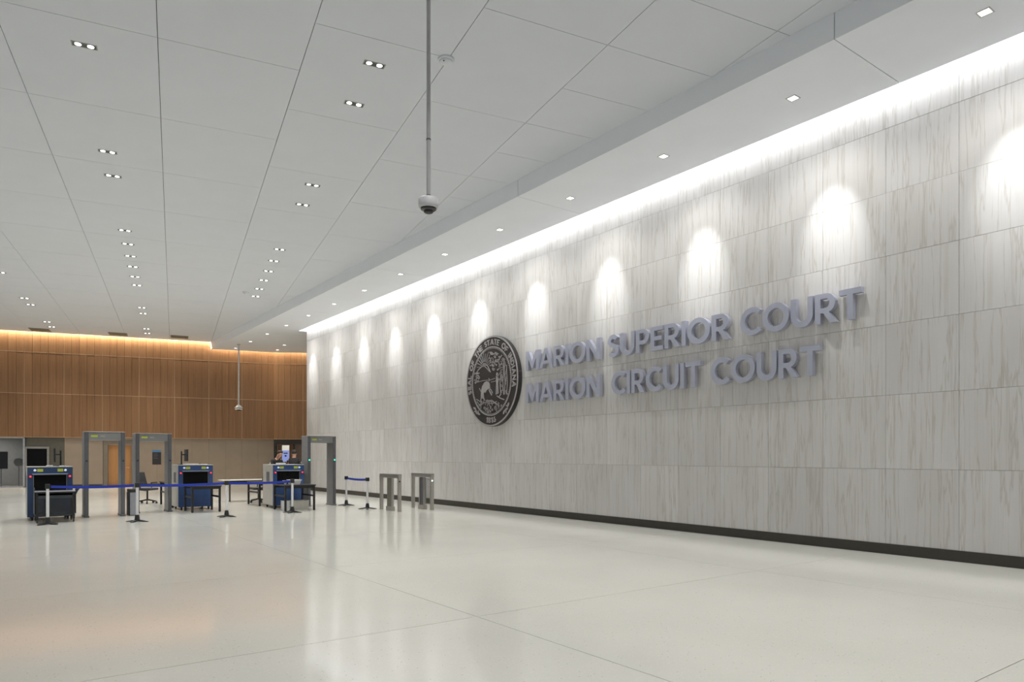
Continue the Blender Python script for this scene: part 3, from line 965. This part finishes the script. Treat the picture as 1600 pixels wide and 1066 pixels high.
# hanging cameras
def hanging_camera(loc, z_ceil, z_head, k, label, cone=False):
    t = thing('hanging_camera', label, 'security camera', (loc[0], loc[1], z_ceil))
    h = z_head - z_ceil
    obj('canopy', lathe(B(), [(.01, 0), (.09, 0), (.085, -.03), (.03, -.05), (.01, -.05)], n=24), M_POLE, t)
    obj('pole', cyl(B(), (0, 0, -.04), (0, 0, h + .13 * k), .026 * (1.5 if cone else 1), n=16), M_HOUSING if cone else M_POLE, t, smooth=True)
    if not cone:
        obj('pole_joint', cyl(B(), (0, 0, h + .86), (0, 0, h + .88), .030, n=16), M_DETD, t)
        obj('collar', cyl(B(), (0, 0, h + .125), (0, 0, h + .155), .031, n=16), M_DETD, t)
        obj('housing', lathe(B(), [(.01, .135), (.05, .132), (.11, .115), (.128, .095), (.132, .03), (.125, -.005), (.112, -.02), (.105, -.015), (.01, -.01)], (0, 0, h), 36), M_HOUSING, t, smooth=True)
        d = obj('dome', lathe(B(), [(.01, -.005), (.104, -.012), (.098, -.035), (.075, -.05), (.01, -.052)], (0, 0, h), 36), M_DOME, t, smooth=True)
        obj('lens_ring', lathe(B(), [(.01, -.045), (.06, -.048), (.058, -.07), (.045, -.078), (.01, -.08)], (0, 0, h), 28), M_BLACK, d, smooth=True)
    else:
        obj('housing', lathe(B(), [(.03, .15), (.09, .12), (.15, .04), (.205, .01), (.205, -.02), (.02, -.02)], (0, 0, h), 30), M_WHITE, t, smooth=True)
        obj('band', lathe(B(), [(.02, -.02), (.19, -.02), (.19, -.055), (.02, -.055)], (0, 0, h), 30), M_BLACK, t)
        obj('rim', lathe(B(), [(.02, -.055), (.20, -.055), (.17, -.10), (.02, -.10)], (0, 0, h), 30), M_WHITE, t, smooth=True)
        obj('dome', lathe(B(), [(.02, -.10), (.11, -.10), (.09, -.15), (.02, -.16)], (0, 0, h), 24), M_DOME, t, smooth=True)


hanging_camera((4.48, 7.88), ZC, 4.80, 1.0, 'white security camera with black dome on a long pole under white panels')
hanging_camera((10.19, 37.84), ZS, 4.10, 1.0, 'white cone-topped security camera hanging in front of the timber wall', True)


# ------------------------------------------------------------------ screening equipment
def xray(x, y, w_, label, front, top=1.32, monitor=True, papers=None):
    t = thing('xray_machine', label, 'xray machine', (x, y, 0))          # origin: front centre on the floor
    D_ = 1.0; hw = w_ / 2
    body = B(); shape(body, [(-hw, .09), (hw, .09), (hw, top - .012), (-hw, top - .012)], [[(-hw + .13, .68), (-hw + .13, 1.12), (hw - .13, 1.12), (hw - .13, .68)]], lambda u, v, d: (u, d, v), .03, D_)
    obj('body', body, M_GREYM, t)
    obj('front_panel', shape(B(), [(-hw, .085), (hw, .085), (hw, top - .015), (-hw, top - .015)], [[(-hw + .12, .66), (-hw + .12, 1.135), (hw - .12, 1.135), (hw - .12, .66)]], lambda u, v, d: (u, d, v), 0.0, .029), front, t)
    obj('top_panel', bbox(B(), -hw - .005, hw + .005, -.005, D_ + .005, top - .012, top + .006, .004, 1), M_GREYM, t)
    bm = B(); box(bm, -hw + .10, hw - .10, -.02, .0, 1.137, 1.155); obj('hood_edge', bm, M_LBLUE, t)
    nst = 7
    for i in range(nst):
        a = -hw + .135 + (w_ - .27) * i / nst; b = -hw + .135 + (w_ - .27) * (i + 1) / nst + .004
        bm = B(); yo = .006 * (i % 2); box(bm, a, b, .06 + yo, .065 + yo, .69, 1.12); obj('curtain_strip', bm, M_CURTAIN, t)
    bm = B(); box(bm, -hw + .131, hw - .131, -.0, .95, .645, .679); obj('conveyor_belt', bm, M_CURTAIN, t)
    for s in (-1, 1):
        bm = B(); box(bm, s * (hw - .26) - .06, s * (hw - .26) + .06, -.006, -.0005, 1.20, 1.27); obj('warning_sticker', bm, M_YELLOW, t)
        bm = B(); lathe(bm, [(.004, 0), (.030, 0), (.028, .03), (.004, .042)], n=14)
        bmesh.ops.rotate(bm, verts=bm.verts[:], cent=(0, 0, 0), matrix=Matrix.Rotation(R(90), 3, 'X'))
        o = obj('status_lamp', bm, M_WLIGHT, t, (s * (hw - .155), 0, 1.235))
        bm = B(); cyl(bm, (s * (hw - .062), -.03, 1.085), (s * (hw - .062), 0, 1.085), .032, n=16)
        sb = obj('stop_button', bm, mat('red_button', (.45, .02, .03), .4), t)
        bm = B(); cyl(bm, (s * (hw - .062), -.036, 1.085), (s * (hw - .062), -.0305, 1.085), .019, n=12); obj('button_light', bm, M_RED, sb)
    bm = B(); box(bm, -hw - .004, -hw - .0005, .35, .65, .80, 1.10); obj('side_hatch', bm, M_DETD, t)
    for sx in (-1, 1):
        for yy in (.10, D_ - .10):
            bm = B(); cyl(bm, (sx * (hw - .1) - .02, yy, .045), (sx * (hw - .1) + .02, yy, .045), .045, n=14); box(bm, sx * (hw - .1) - .03, sx * (hw - .1) + .03, yy - .03, yy + .03, .06, .092)
            obj('caster', bm, M_BLACK, t)
    return t


M1 = (1.08, 20.72); M2 = (4.745, 22.15); M3 = (7.20, 21.25)
xray(M1[0], M1[1], 0.94, 'shade-darkened blue X-ray baggage scanner behind the caster table', M_BLUE_SHADED)
xray(M2[0], M2[1], 0.95, 'blue X-ray baggage scanner beside the office chair with a monitor on top', M_BLUE)
xray(M3[0], M3[1], 0.95, 'blue X-ray baggage scanner in front of two officers', M_BLUE)


def scr_monitor(x, y, z, rot, label):
    t = thing('operator_monitor', label, 'monitor', (x, y, z), rot)
    obj('base', bbox(B(), -.16, .16, -.10, .10, 0, .018, .006), M_BLACK, t)
    obj('post', cyl(B(), (0, 0, .018), (0, 0, .40), .02), M_BLACK, t)
    obj('arm', tube(B(), [(0, 0, .30), (.0, -.11, .30)], .018), M_BLACK, t)
    h_ = obj('housing', bbox(B(), -.24, .24, -.15, -.11, .10, .46, .01), M_BLACK, t)
    bm = B(); box(bm, -.225, .225, -.1525, -.149, .115, .445); obj('screen', bm, M_SCREEN, h_)


scr_monitor(M1[0] + 0.26, M1[1] + 0.72, 1.327, R(-93), 'edge-on black monitor standing on the shade-darkened blue scanner')
scr_monitor(M2[0] - 0.25, M2[1] + 0.72, 1.327, R(88), 'edge-on black monitor standing on the scanner by the office chair')


def paper(x, y, z, w_, l_, h_, rot, label, m=M_WHITE):
    t = thing('paper_stack', label, 'papers', (x, y, z), rot)
    n = max(2, int(h_ / .012))
    for i in range(n):
        dx, dy = random.uniform(-.012, .012), random.uniform(-.012, .012)
        bm = B(); box(bm, -w_ / 2 + dx, w_ / 2 + dx, -l_ / 2 + dy, l_ / 2 + dy, h_ * i / n, h_ * (i + 1) / n - .001)
        obj('sheet_bundle', bm, m, t)


paper(M1[0] + .0, M1[1] + .25, 1.327, .12, .18, .03, .1, 'small white paper pile on the shade-darkened blue scanner left of the monitor')
paper(M1[0] + .28, M1[1] + .3, 1.327, .12, .16, .02, -.2, 'thin white paper pile at the edge of the shade-darkened blue scanner')
paper(M2[0] - .08, M2[1] + .25, 1.327, .36, .24, .03, .15, 'wide white paper pile on the scanner by the office chair')
paper(M2[0] + .30, M2[1] + .3, 1.327, .17, .2, .015, -.3, 'flat white papers on the scanner beside the wide pile')
paper(M3[0] - .18, M3[1] + .2, 1.327, .22, .2, .05, .2, 'white paper heap on the scanner in front of the officers')


def detector(x0, y0, w_, label, lit=False, dep=0.58, ht=2.22):
    t = thing('metal_detector', label, 'metal detector', (x0, y0, 0))
    th_ = .10
    for s in (0, 1):
        a = 0 if s == 0 else w_ - th_
        u = obj('side_panel', bbox(B(), a, a + th_, .02, dep - .02, .04, ht - .012, .012), M_DET, t)
        bm = B(); bbox(bm, a + .004, a + th_ - .004, 0, .03, .04, ht - .012, .008, 1); obj('edge_strip', bm, M_DETD, u)
        bm = B(); bbox(bm, a - .012, a + th_ + .012, -.01, dep + .01, 0, .045, .008, 1); obj('foot_plate', bm, M_DETD if not lit else M_DET, t)
        bm = B(); box(bm, a + .03, a + th_ - .03, -.006, .0, 1.44, 1.48)
        obj('indicator', bm, M_GREEN if lit else M_BLACK, t)
    obj('header', bbox(B(), th_ - .005, w_ - th_ + .005, .03, dep - .03, ht - .22, ht, .01), M_DET, t)
    obj('top_cap', bbox(B(), 0, w_, .0, dep, ht - .012, ht + .004, .004, 1), M_GREYM, t)
    bm = B(); box(bm, .15, .30, .022, .03, ht - .14, ht - .09); obj('maker_plate', bm, M_YELLOW, t)
    bm = B(); box(bm, .36, .46, .024, .03, ht - .125, ht - .105); obj('marking', bm, M_GREYM, t)
    return t


detector(1.82, 20.95, 0.93, 'grey walk-through metal detector beside the shade-darkened blue scanner')
detector(3.10, 21.72, 0.92, 'grey walk-through metal detector framing the office chair')
detector(7.87, 21.45, 0.93, 'grey walk-through metal detector with green lights by the stone wall', True)

t = thing('equipment_cabinet', 'low grey cabinet with dark lid between two metal detectors', 'cabinet', (2.86, 20.95, 0))
obj('body', bbox(B(), .0, .20, .0, .5, .02, .62, .01), mat('mid_grey', (.27, .28, .31), .5), t)
obj('lid', bbox(B(), -.008, .21, -.01, .51, .62, .70, .012), M_BLACK, t)
obj('side_trim', bbox(B(), -.02, -.001, .01, .49, .0, .62, .004, 1), M_BLACK, t)


# stanchions
def stanchion(x, y, label, to=None, rot=0.0):
    t = thing('stanchion', label, 'stanchion', (x, y, 0))
    obj('post', cyl(B(), (0, 0, .10), (0, 0, .88), .032, n=16), M_POST, t, smooth=True)
    obj('socket', lathe(B(), [(.02, .02), (.06, .02), (.055, .10), (.042, .17), (.02, .17)], n=16), M_BLACK, t, smooth=True)
    obj('head', bbox(B(), -.048, .048, -.048, .048, .83, .94, .014), M_BLACK, t)
    for i in range(4):
        a = rot + R(35) + i * math.pi / 2
        bm = B(); ca, sa = math.cos(a), math.sin(a)
        pts = [(.03, .055, .05), (.14, .035, .035), (.27, .012, .022)]
        prev = None
        for r_, zt, hw in pts:
            ring = [bm.verts.new((ca * r_ - sa * hw, sa * r_ + ca * hw, zt)), bm.verts.new((ca * r_ + sa * hw, sa * r_ - ca * hw, zt)),
                    bm.verts.new((ca * r_ + sa * hw, sa * r_ - ca * hw, max(0, zt - .03))), bm.verts.new((ca * r_ - sa * hw, sa * r_ + ca * hw, max(0, zt - .03)))]
            if prev:
                for j in range(4):
                    k = (j + 1) % 4
                    bm.faces.new((prev[j], prev[k], ring[k], ring[j]))
            else:
                bm.faces.new(ring)
            prev = ring
        bm.faces.new(prev[::-1])
        obj('leg', bm, M_BLACK, t)
    if to:
        dx, dy = to[0] - x, to[1] - y; l = math.hypot(dx, dy); ux, uy = dx / l, dy / l
        bm = B(); prev = None; n = 14
        for i in range(n + 1):
            s = .06 + (l - .13) * i / n
            sag = -.02 * 4 * (i / n) * (1 - i / n)
            ring = [bm.verts.new((ux * s - uy * q, uy * s + ux * q, .875 + sag + zz)) for q, zz in ((-.003, -.032), (.003, -.032), (.003, .032), (-.003, .032))]
            if prev:
                for j in range(4):
                    k = (j + 1) % 4
                    bm.faces.new((prev[j], prev[k], ring[k], ring[j]))
            else:
                bm.faces.new(ring)
            prev = ring
        bm.faces.new(prev[::-1])
        obj('belt', bm, M_BELT, t)


s1, s2, s3, s4, s5, s6 = (0.96, 19.42), (2.74, 18.95), (4.84, 19.10), (6.68, 19.42), (9.04, 21.2), (8.95, 19.42)
stanchion(*s1, 'white belt stanchion in front of the shade-darkened blue scanner', s2, .1)
stanchion(*s2, 'white belt stanchion in front of the grey cabinet between metal detectors', s3, .3)
stanchion(*s3, 'white belt stanchion beside the bare black table, between two belts', s4, .1)
stanchion(*s4, 'white belt stanchion in front of the table with the white tray', None, .2)
stanchion(*s5, 'white belt stanchion beside the metal detector with green lights', s6, .2)
stanchion(*s6, 'white belt stanchion beside the stainless turnstile, holding a short belt end', None, .5)


# tables
def table(x0, x1, y0, y1, h_, label, leg=.028, top_m=M_BLACKM, leg_m=M_BLACKM, inset=0.02, stretch=True, casters=False):
    t = thing('inspection_table', label, 'table', ((x0 + x1) / 2, (y0 + y1) / 2, 0))
    hx, hy = (x1 - x0) / 2, (y1 - y0) / 2
    obj('table_top', bbox(B(), -hx, hx, -hy, hy, h_ - .03, h_, .006, 1), top_m, t)
    for sx in (-1, 1):
        for sy in (-1, 1):
            cx, cy = sx * (hx - inset - leg), sy * (hy - inset - leg)
            z0 = .08 if casters else 0
            obj('leg', bbox(B(), cx - leg, cx + leg, cy - leg, cy + leg, z0, h_ - .03, .006, 1), leg_m, t)
            if casters:
                bm = B(); cyl(bm, (cx - .015, cy, .04), (cx + .015, cy, .04), .04, n=14); box(bm, cx - .02, cx + .02, cy - .02, cy + .02, .05, .082)
                obj('caster', bm, M_BLACK, t)
    for s in (-1, 1):
        bm = B(); box(bm, -hx + inset + .01, hx - inset - .01, s * (hy - inset - leg) - .012, s * (hy - inset - leg) + .012, h_ - .10, h_ - .03); obj('apron', bm, leg_m, t)
        if stretch:
            bm = B(); box(bm, s * (hx - inset - leg) - .012, s * (hx - inset - leg) + .012, -hy + inset + leg * 2, hy - inset - leg * 2, .40, .45); obj('stretcher', bm, leg_m, t)
    return t


table(4.36, 5.18, 20.95, 21.95, .75, 'bare black table in front of the blue scanner by the office chair')
table(6.62, 7.56, 19.92, 20.98, .75, 'black table holding a white tray in front of the officers\' scanner')
table(6.64, 7.62, 22.42, 23.72, .75, 'black table at the far side of the officers\' scanner')
table(4.30, 5.20, 23.35, 25.3, .75, 'black table behind the blue scanner by the office chair')
table(6.2, 8.1, 24.95, 25.65, .76, 'white topped table with thin legs in front of the taupe wall', .014, M_CREAM, M_BLACKM, .30, False)

t1 = table(0.74, 1.54, 19.85, 20.60, .75, 'dark caster table with side guards in front of the shade-darkened blue scanner', .025, mat('smoked_top', (.05, .054, .06), .4), M_BLACKM, .01, False, True)
bm = B(); bbox(bm, -.42, .40, -.40, -.376, .738, .758, .004, 1); obj('front_rail', bm, M_METAL, t1)
M_GUARD = mat('dark_guard', (.035, .04, .045), .35)
for s_, fl_ in ((-1, .0), (1, .09)):
    bm = B(); xx = s_ * .412
    prof = [(xx, .20), (xx, .66), (xx + fl_ * .4, .74), (xx + fl_, .83)]
    shape(bm, [(p - .007, z) for p, z in prof] + [(p + .007, z) for p, z in prof[::-1]], [], lambda u, v, d: (u, d, v), -.34, .34)
    obj('side_guard', bm, M_GUARD, t1)
bm = B(); box(bm, -.40, .40, -.35, .35, .16, .18); obj('shelf', bm, M_GUARD, t1)
bm = B(); box(bm, -.39, .39, -.352, -.340, .58, .70); obj('front_panel', bm, M_GUARD, t1)
bm = B(); box(bm, -.39, .39, -.350, -.346, .18, .58); obj('smoked_screen', bm, M_DGLASS, t1)


# trays, bins
def tray(x, y, z, w_, l_, h_, label, m=M_WHITE, rot=0.0, taper=.03, name='tray'):
    t = thing(name, label, 'tray' if name == 'tray' else 'bin', (x, y, z), rot)
    bm = B(); a, b = w_ / 2, l_ / 2
    for s, (x0, x1, y0, y1) in enumerate(((-a, a, -b, -b + .008), (-a, a, b - .008, b), (-a, -a + .008, -b + .008, b - .008), (a - .008, a, -b + .008, b - .008))):
        box(bm, x0, x1, y0, y1, .006, h_)
    box(bm, -a, a, -b, b, 0, .006)
    for v in bm.verts:
        k = 1 - taper / w_ * 2 * (1 - v.co.z / h_)
        v.co.x *= k; v.co.y *= k
    obj('shell', bm, m, t)
    bm = B(); shape(bm, [(-a - .015, -b - .015), (a + .015, -b - .015), (a + .015, b + .015), (-a - .015, b + .015)], [[(-a + .008, -b + .008), (-a + .008, b - .008), (a - .008, b - .008), (a - .008, -b + .008)]], lambda u, v, d: (u, v, d), h_ - .004, h_ + .012)
    obj('rim', bm, m, t)


tray(7.02, 20.25, .752, .30, .36, .13, 'white tray on the black table in front of the officers\' scanner')
tray(6.74, 20.2, .752, .09, .12, .11, 'small white cup-like tray beside the larger tray', name='tray')
tray(7.22, 20.38, 0, .46, .36, .27, 'large off-white storage bin on the floor under the tray table', M_CREAM, 0, .02, 'storage_bin')
for i in range(6):
    tray(6.80, 20.36, .045 * i, .16, .26, .04, 'white shallow bin in the small stack under the tray table', M_WHITE, 0, .012, 'shallow_bin')
for o in bpy.data.objects:
    if o.name.startswith('shallow_bin'):
        o['group'] = 'stacked shallow bins'


# office chairs
def chair(x, y, rot, label):
    t = thing('office_chair', label, 'chair', (x, y, 0), rot)       # seat front towards +x
    obj('seat', bbox(B(), -.24, .25, -.24, .24, .44, .52, .035, 3), M_BLACK, t, smooth=True)
    bm = B(); bbox(bm, -.035, .035, -.22, .22, .0, .48, .03, 3)
    bmesh.ops.rotate(bm, verts=bm.verts[:], cent=(0, 0, 0), matrix=Matrix.Rotation(R(-12), 3, 'Y'))
    for v in bm.verts:
        v.co.x += .05 * (v.co.y / .22) ** 2
        if v.co.z > .3:
            v.co.y *= .85
    obj('backrest', bm, M_BLACK, t, (-.22, 0, .58), smooth=True)
    obj('back_support', tube(B(), [(-.05, 0, .43), (-.24, 0, .44), (-.30, 0, .66)], .022), M_BLACKM, t)
    obj('gas_lift', cyl(B(), (0, 0, .10), (0, 0, .44), .028), M_BLACKM, t)
    for s in (-1, 1):
        obj('armrest', tube(B(), [(-.05, s * .25, .46), (-.06, s * .30, .56), (-.08, s * .30, .68), (.14, s * .30, .69)], .018), M_BLACK, t)
    for i in range(5):
        a = 2 * math.pi * i / 5 + .3
        bm = B(); cyl(bm, (0, 0, .13), (.29 * math.cos(a), .29 * math.sin(a), .075), .026, .018, 8)
        l = obj('base_arm', bm, M_BLACKM, t)
        bm = B(); ca, sa = math.cos(a), math.sin(a)
        cyl(bm, (.29 * ca - .025 * sa, .29 * sa + .025 * ca, .032), (.29 * ca + .025 * sa, .29 * sa - .025 * ca, .032), .032, n=12)
        obj('caster', bm, M_BLACK, l)


chair(4.06, 26.0, R(-46), 'black office chair on casters seen through the metal detector')
chair(7.20, 24.32, R(182), 'black office chair tucked behind the officers\' scanner')


# turnstiles
def turnstile(x, y0, y1, label, lit=False):
    t = thing('turnstile', label, 'turnstile', (x, y0, 0))
    L_ = y1 - y0; m_ = L_ / 2
    for a in (0, L_ - .07):
        obj('end_post', bbox(B(), -.05, .05, a, a + .07, 0, .98, .012), M_STEEL, t)
    obj('top_beam', bbox(B(), -.052, .052, -.004, L_ + .004, .95, 1.05, .010), M_STEEL, t)
    obj('top_plate', bbox(B(), -.056, .056, -.008, L_ + .008, 1.05, 1.063, .004, 1), M_DETD, t)
    if lit:
        for a in (m_ - .16, m_ + .10):
            obj('column_post', bbox(B(), -.04, .04, a, a + .05, .12, .95, .008), M_STEEL, t)
        bm = B(); box(bm, -.01, .01, m_ - .11, m_ + .10, .12, .95); obj('column_web', bm, M_DETD, t)
        bm = B(); box(bm, -.005, .005, .09, m_ - .18, .16, .93); obj('glass_wing', bm, M_DGLASS, t)
    else:
        obj('center_column', bbox(B(), -.028, .028, m_ - .12, m_ + .16, .12, .95, .006), mat('olive_steel', (.20, .19, .15), .4, .4), t)
        obj('column_post', bbox(B(), -.034, .034, m_ - .165, m_ - .121, .12, .95, .006), M_STEEL, t)
    obj('plinth', bbox(B(), -.055, .055, m_ - .19, m_ + .18, 0, .125, .01), M_STEEL, t)
    bm = B(); cyl(bm, (-.015, -.006, .86), (-.015, 0, .86), .022, n=14); obj('status_light', bm, mat('turnstile_light', (.8, 1, .95), .4, var=0.0, emit=1.5) if lit else M_BLACK, t)


turnstile(9.24, 17.88, 19.10, 'stainless turnstile with an olive centre panel beside the short blue belt')
turnstile(10.30, 17.88, 19.10, 'stainless turnstile with a glowing light and glass wing nearest the stone wall', True)


# ------------------------------------------------------------------ officers
def skin_mesh(name, verts, edges, radii, root=0, sub=2):
    me = bpy.data.meshes.new(name); me.from_pydata(verts, edges, []); me.update()
    o = bpy.data.objects.new(name, me); COL.objects.link(o)
    sk = o.modifiers.new('skin', 'SKIN'); ss = o.modifiers.new('sub', 'SUBSURF'); ss.levels = sub; ss.render_levels = sub
    for i, v in enumerate(me.skin_vertices[0].data):
        r = radii[i]
        v.radius = (r, r) if isinstance(r, float) else r
        v.use_root = (i == root)
    dg = bpy.context.evaluated_depsgraph_get()
    ev = o.evaluated_get(dg)
    out = bpy.data.meshes.new_from_object(ev)
    for p in out.polygons:
        p.use_smooth = True
    bpy.data.objects.remove(o); bpy.data.meshes.remove(me)
    out.name = name
    return out


def person(x, y, rot, label, pose, hair_m=M_HAIR):
    """facing +x locally"""
    t = thing('person', label, 'person', (x, y, 0), rot)
    lean = pose.get('lean', 0.0)
    V, E, Rr = [], [], []

    def add(p, r, par=None):
        V.append(p); Rr.append(r)
        if par is not None:
            E.append((par, len(V) - 1))
        return len(V) - 1

    def tor(z, x0=0.0, y0=0.0):     # lean the trunk forward about the hips
        k = z - .95
        return (x0 + k * math.sin(lean), y0, .95 + k * math.cos(lean))
    pel = add((0, 0, .95), .125)
    wst = add(tor(1.10), .115, pel)
    chs = add(tor(1.30), .135, wst)
    nb = add(tor(1.45), .085, chs)
    nk = add(tor(1.52, .01), .055, nb)
    hd = pose.get('head', .05)
    hp = tor(1.60, hd * .6)
    h1 = add((hp[0], 0, hp[2]), .075, nk)
    h2 = add((hp[0] + hd, 0, hp[2] + .085), .092, h1)
    h3 = add((hp[0] + hd * .9, 0, hp[2] + .15), .062, h2)
    hands = {}
    for s in (-1, 1):
        hipv = add((0, s * .10, .88), .095, pel)
        kn = add((.02, s * .12, .48), .062, hipv)
        an = add((-.01, s * .13, .09), .042, kn)
        add((.12, s * .145, .035), .036, an)
        sh = add(tor(1.42, 0, s * .17), .068, nb)
        el = pose['elbow']; wr_ = pose['wrist']
        e_ = add((el[0], s * el[1], el[2]), .048, sh)
        w_ = add((wr_[0], s * wr_[1], wr_[2]), .031, e_)
        pm = add((wr_[0] + .07, s * (wr_[1] - .01), wr_[2] - .01), (.034, .018), w_)
        hands[s] = (wr_[0] + .09, s * (wr_[1] - .01), wr_[2] - .01)
        for i, (dy, ln) in enumerate(((-.028, .065), (-.010, .078), (.010, .072), (.028, .055))):
            f1 = add((wr_[0] + .11, s * (wr_[1] - .01) + dy, wr_[2] - .012), .009, pm)
            f2 = add((wr_[0] + .11 + ln * .55, s * (wr_[1] - .01) + dy * 1.1, wr_[2] - .022), .008, f1)
            add((wr_[0] + .11 + ln * .9, s * (wr_[1] - .01) + dy * 1.1, wr_[2] - .042), .007, f2)
        th1 = add((wr_[0] + .055, s * (wr_[1] - .055), wr_[2] - .012), .011, pm)
        add((wr_[0] + .095, s * (wr_[1] - .075), wr_[2] - .02), .009, th1)
    body = obj('body', skin_mesh('body', V, E, Rr, pel), M_SKIN, t)
    # clothing: the same trunk and limbs a little fuller
    V2, E2, R2 = [], [], []

    def add2(p, r, par=None):
        V2.append(p); R2.append(r)
        if par is not None:
            E2.append((par, len(V2) - 1))
        return len(V2) - 1
    a = add2((0, 0, .95), .15); b = add2(tor(1.10), .145, a); c = add2(tor(1.30), .165, b); d = add2(tor(1.455), .105, c); add2(tor(1.525, .008), .068, d)
    for s in (-1, 1):
        hv = add2((0, s * .10, .87), .115, a); kn = add2((.02, s * .12, .48), .085, hv); add2((-.01, s * .13, .08), .066, kn)
        sh = add2(tor(1.42, 0, s * .175), .088, d); el = pose['elbow']; wr_ = pose['wrist']
        e_ = add2((el[0], s * el[1], el[2]), .066, sh); add2((wr_[0] - .02, s * wr_[1], wr_[2]), .048, e_)
    cl = obj('uniform', skin_mesh('uniform', V2, E2, R2, 0), M_UNI, t)
    for s in (-1, 1):
        bm = B(); q = tor(1.33, 0, s * .262); cyl(bm, (q[0], q[1], q[2]), (q[0], q[1] + s * .012, q[2]), .035, n=14); obj('shoulder_patch', bm, M_BADGE, cl)
        bm = B(); bbox(bm, -.09, .17, s * .14 - .05, s * .14 + .05, 0, .085, .03, 2); obj('shoe', bm, M_BLACK, t)
    # face and hair
    hx, hz = hp[0] + hd, hp[2] + .075
    for s in (-1, 1):
        bm = B(); bmesh.ops.create_uvsphere(bm, u_segments=10, v_segments=6, radius=.012); obj('eye', bm, M_WHITE, t, (hx + .088, s * .034, hz + .015))
        bm = B(); bmesh.ops.create_uvsphere(bm, u_segments=10, v_segments=6, radius=.028)
        for v in bm.verts:
            v.co.y *= .35; v.co.x *= .7
        obj('ear', bm, M_SKIN, t, (hx - .005, s * .095, hz))
    bm = B(); bmesh.ops.create_cone(bm, segments=8, radius1=.017, radius2=.006, depth=.05, cap_ends=True); obj('nose', bm, M_SKIN, t, (hx + .097, 0, hz - .01))
    bm = B(); bbox(bm, -.006, .006, -.025, .025, -.006, .006, .003, 1); obj('mouth', bm, mat('lips', (.35, .12, .10), .6), t, (hx + .082, 0, hz - .05))
    bm = B(); bmesh.ops.create_uvsphere(bm, u_segments=20, v_segments=12, radius=.115)
    for v in bm.verts:
        v.co.z *= 1.0
        if v.co.x > .03 and v.co.z < .055:
            v.co.x *= .35
        if v.co.z < -.02:
            v.co.z *= .5; v.co.x = min(v.co.x, .0)
    obj('hair', bm, hair_m, t, (hx - .012, 0, hz + .035), smooth=True)
    return t


person(8.30, 26.10, R(-70), 'person in black uniform with sleeve patch, head bowed behind the scanner', dict(lean=.30, head=.10, elbow=(.20, .25, 1.14), wrist=(.40, .14, 1.06)))
person(9.12, 26.35, R(60), 'person in black uniform standing beside the lit blue notice screen', dict(lean=.06, head=.03, elbow=(.02, .24, 1.12), wrist=(.14, .24, .90)))
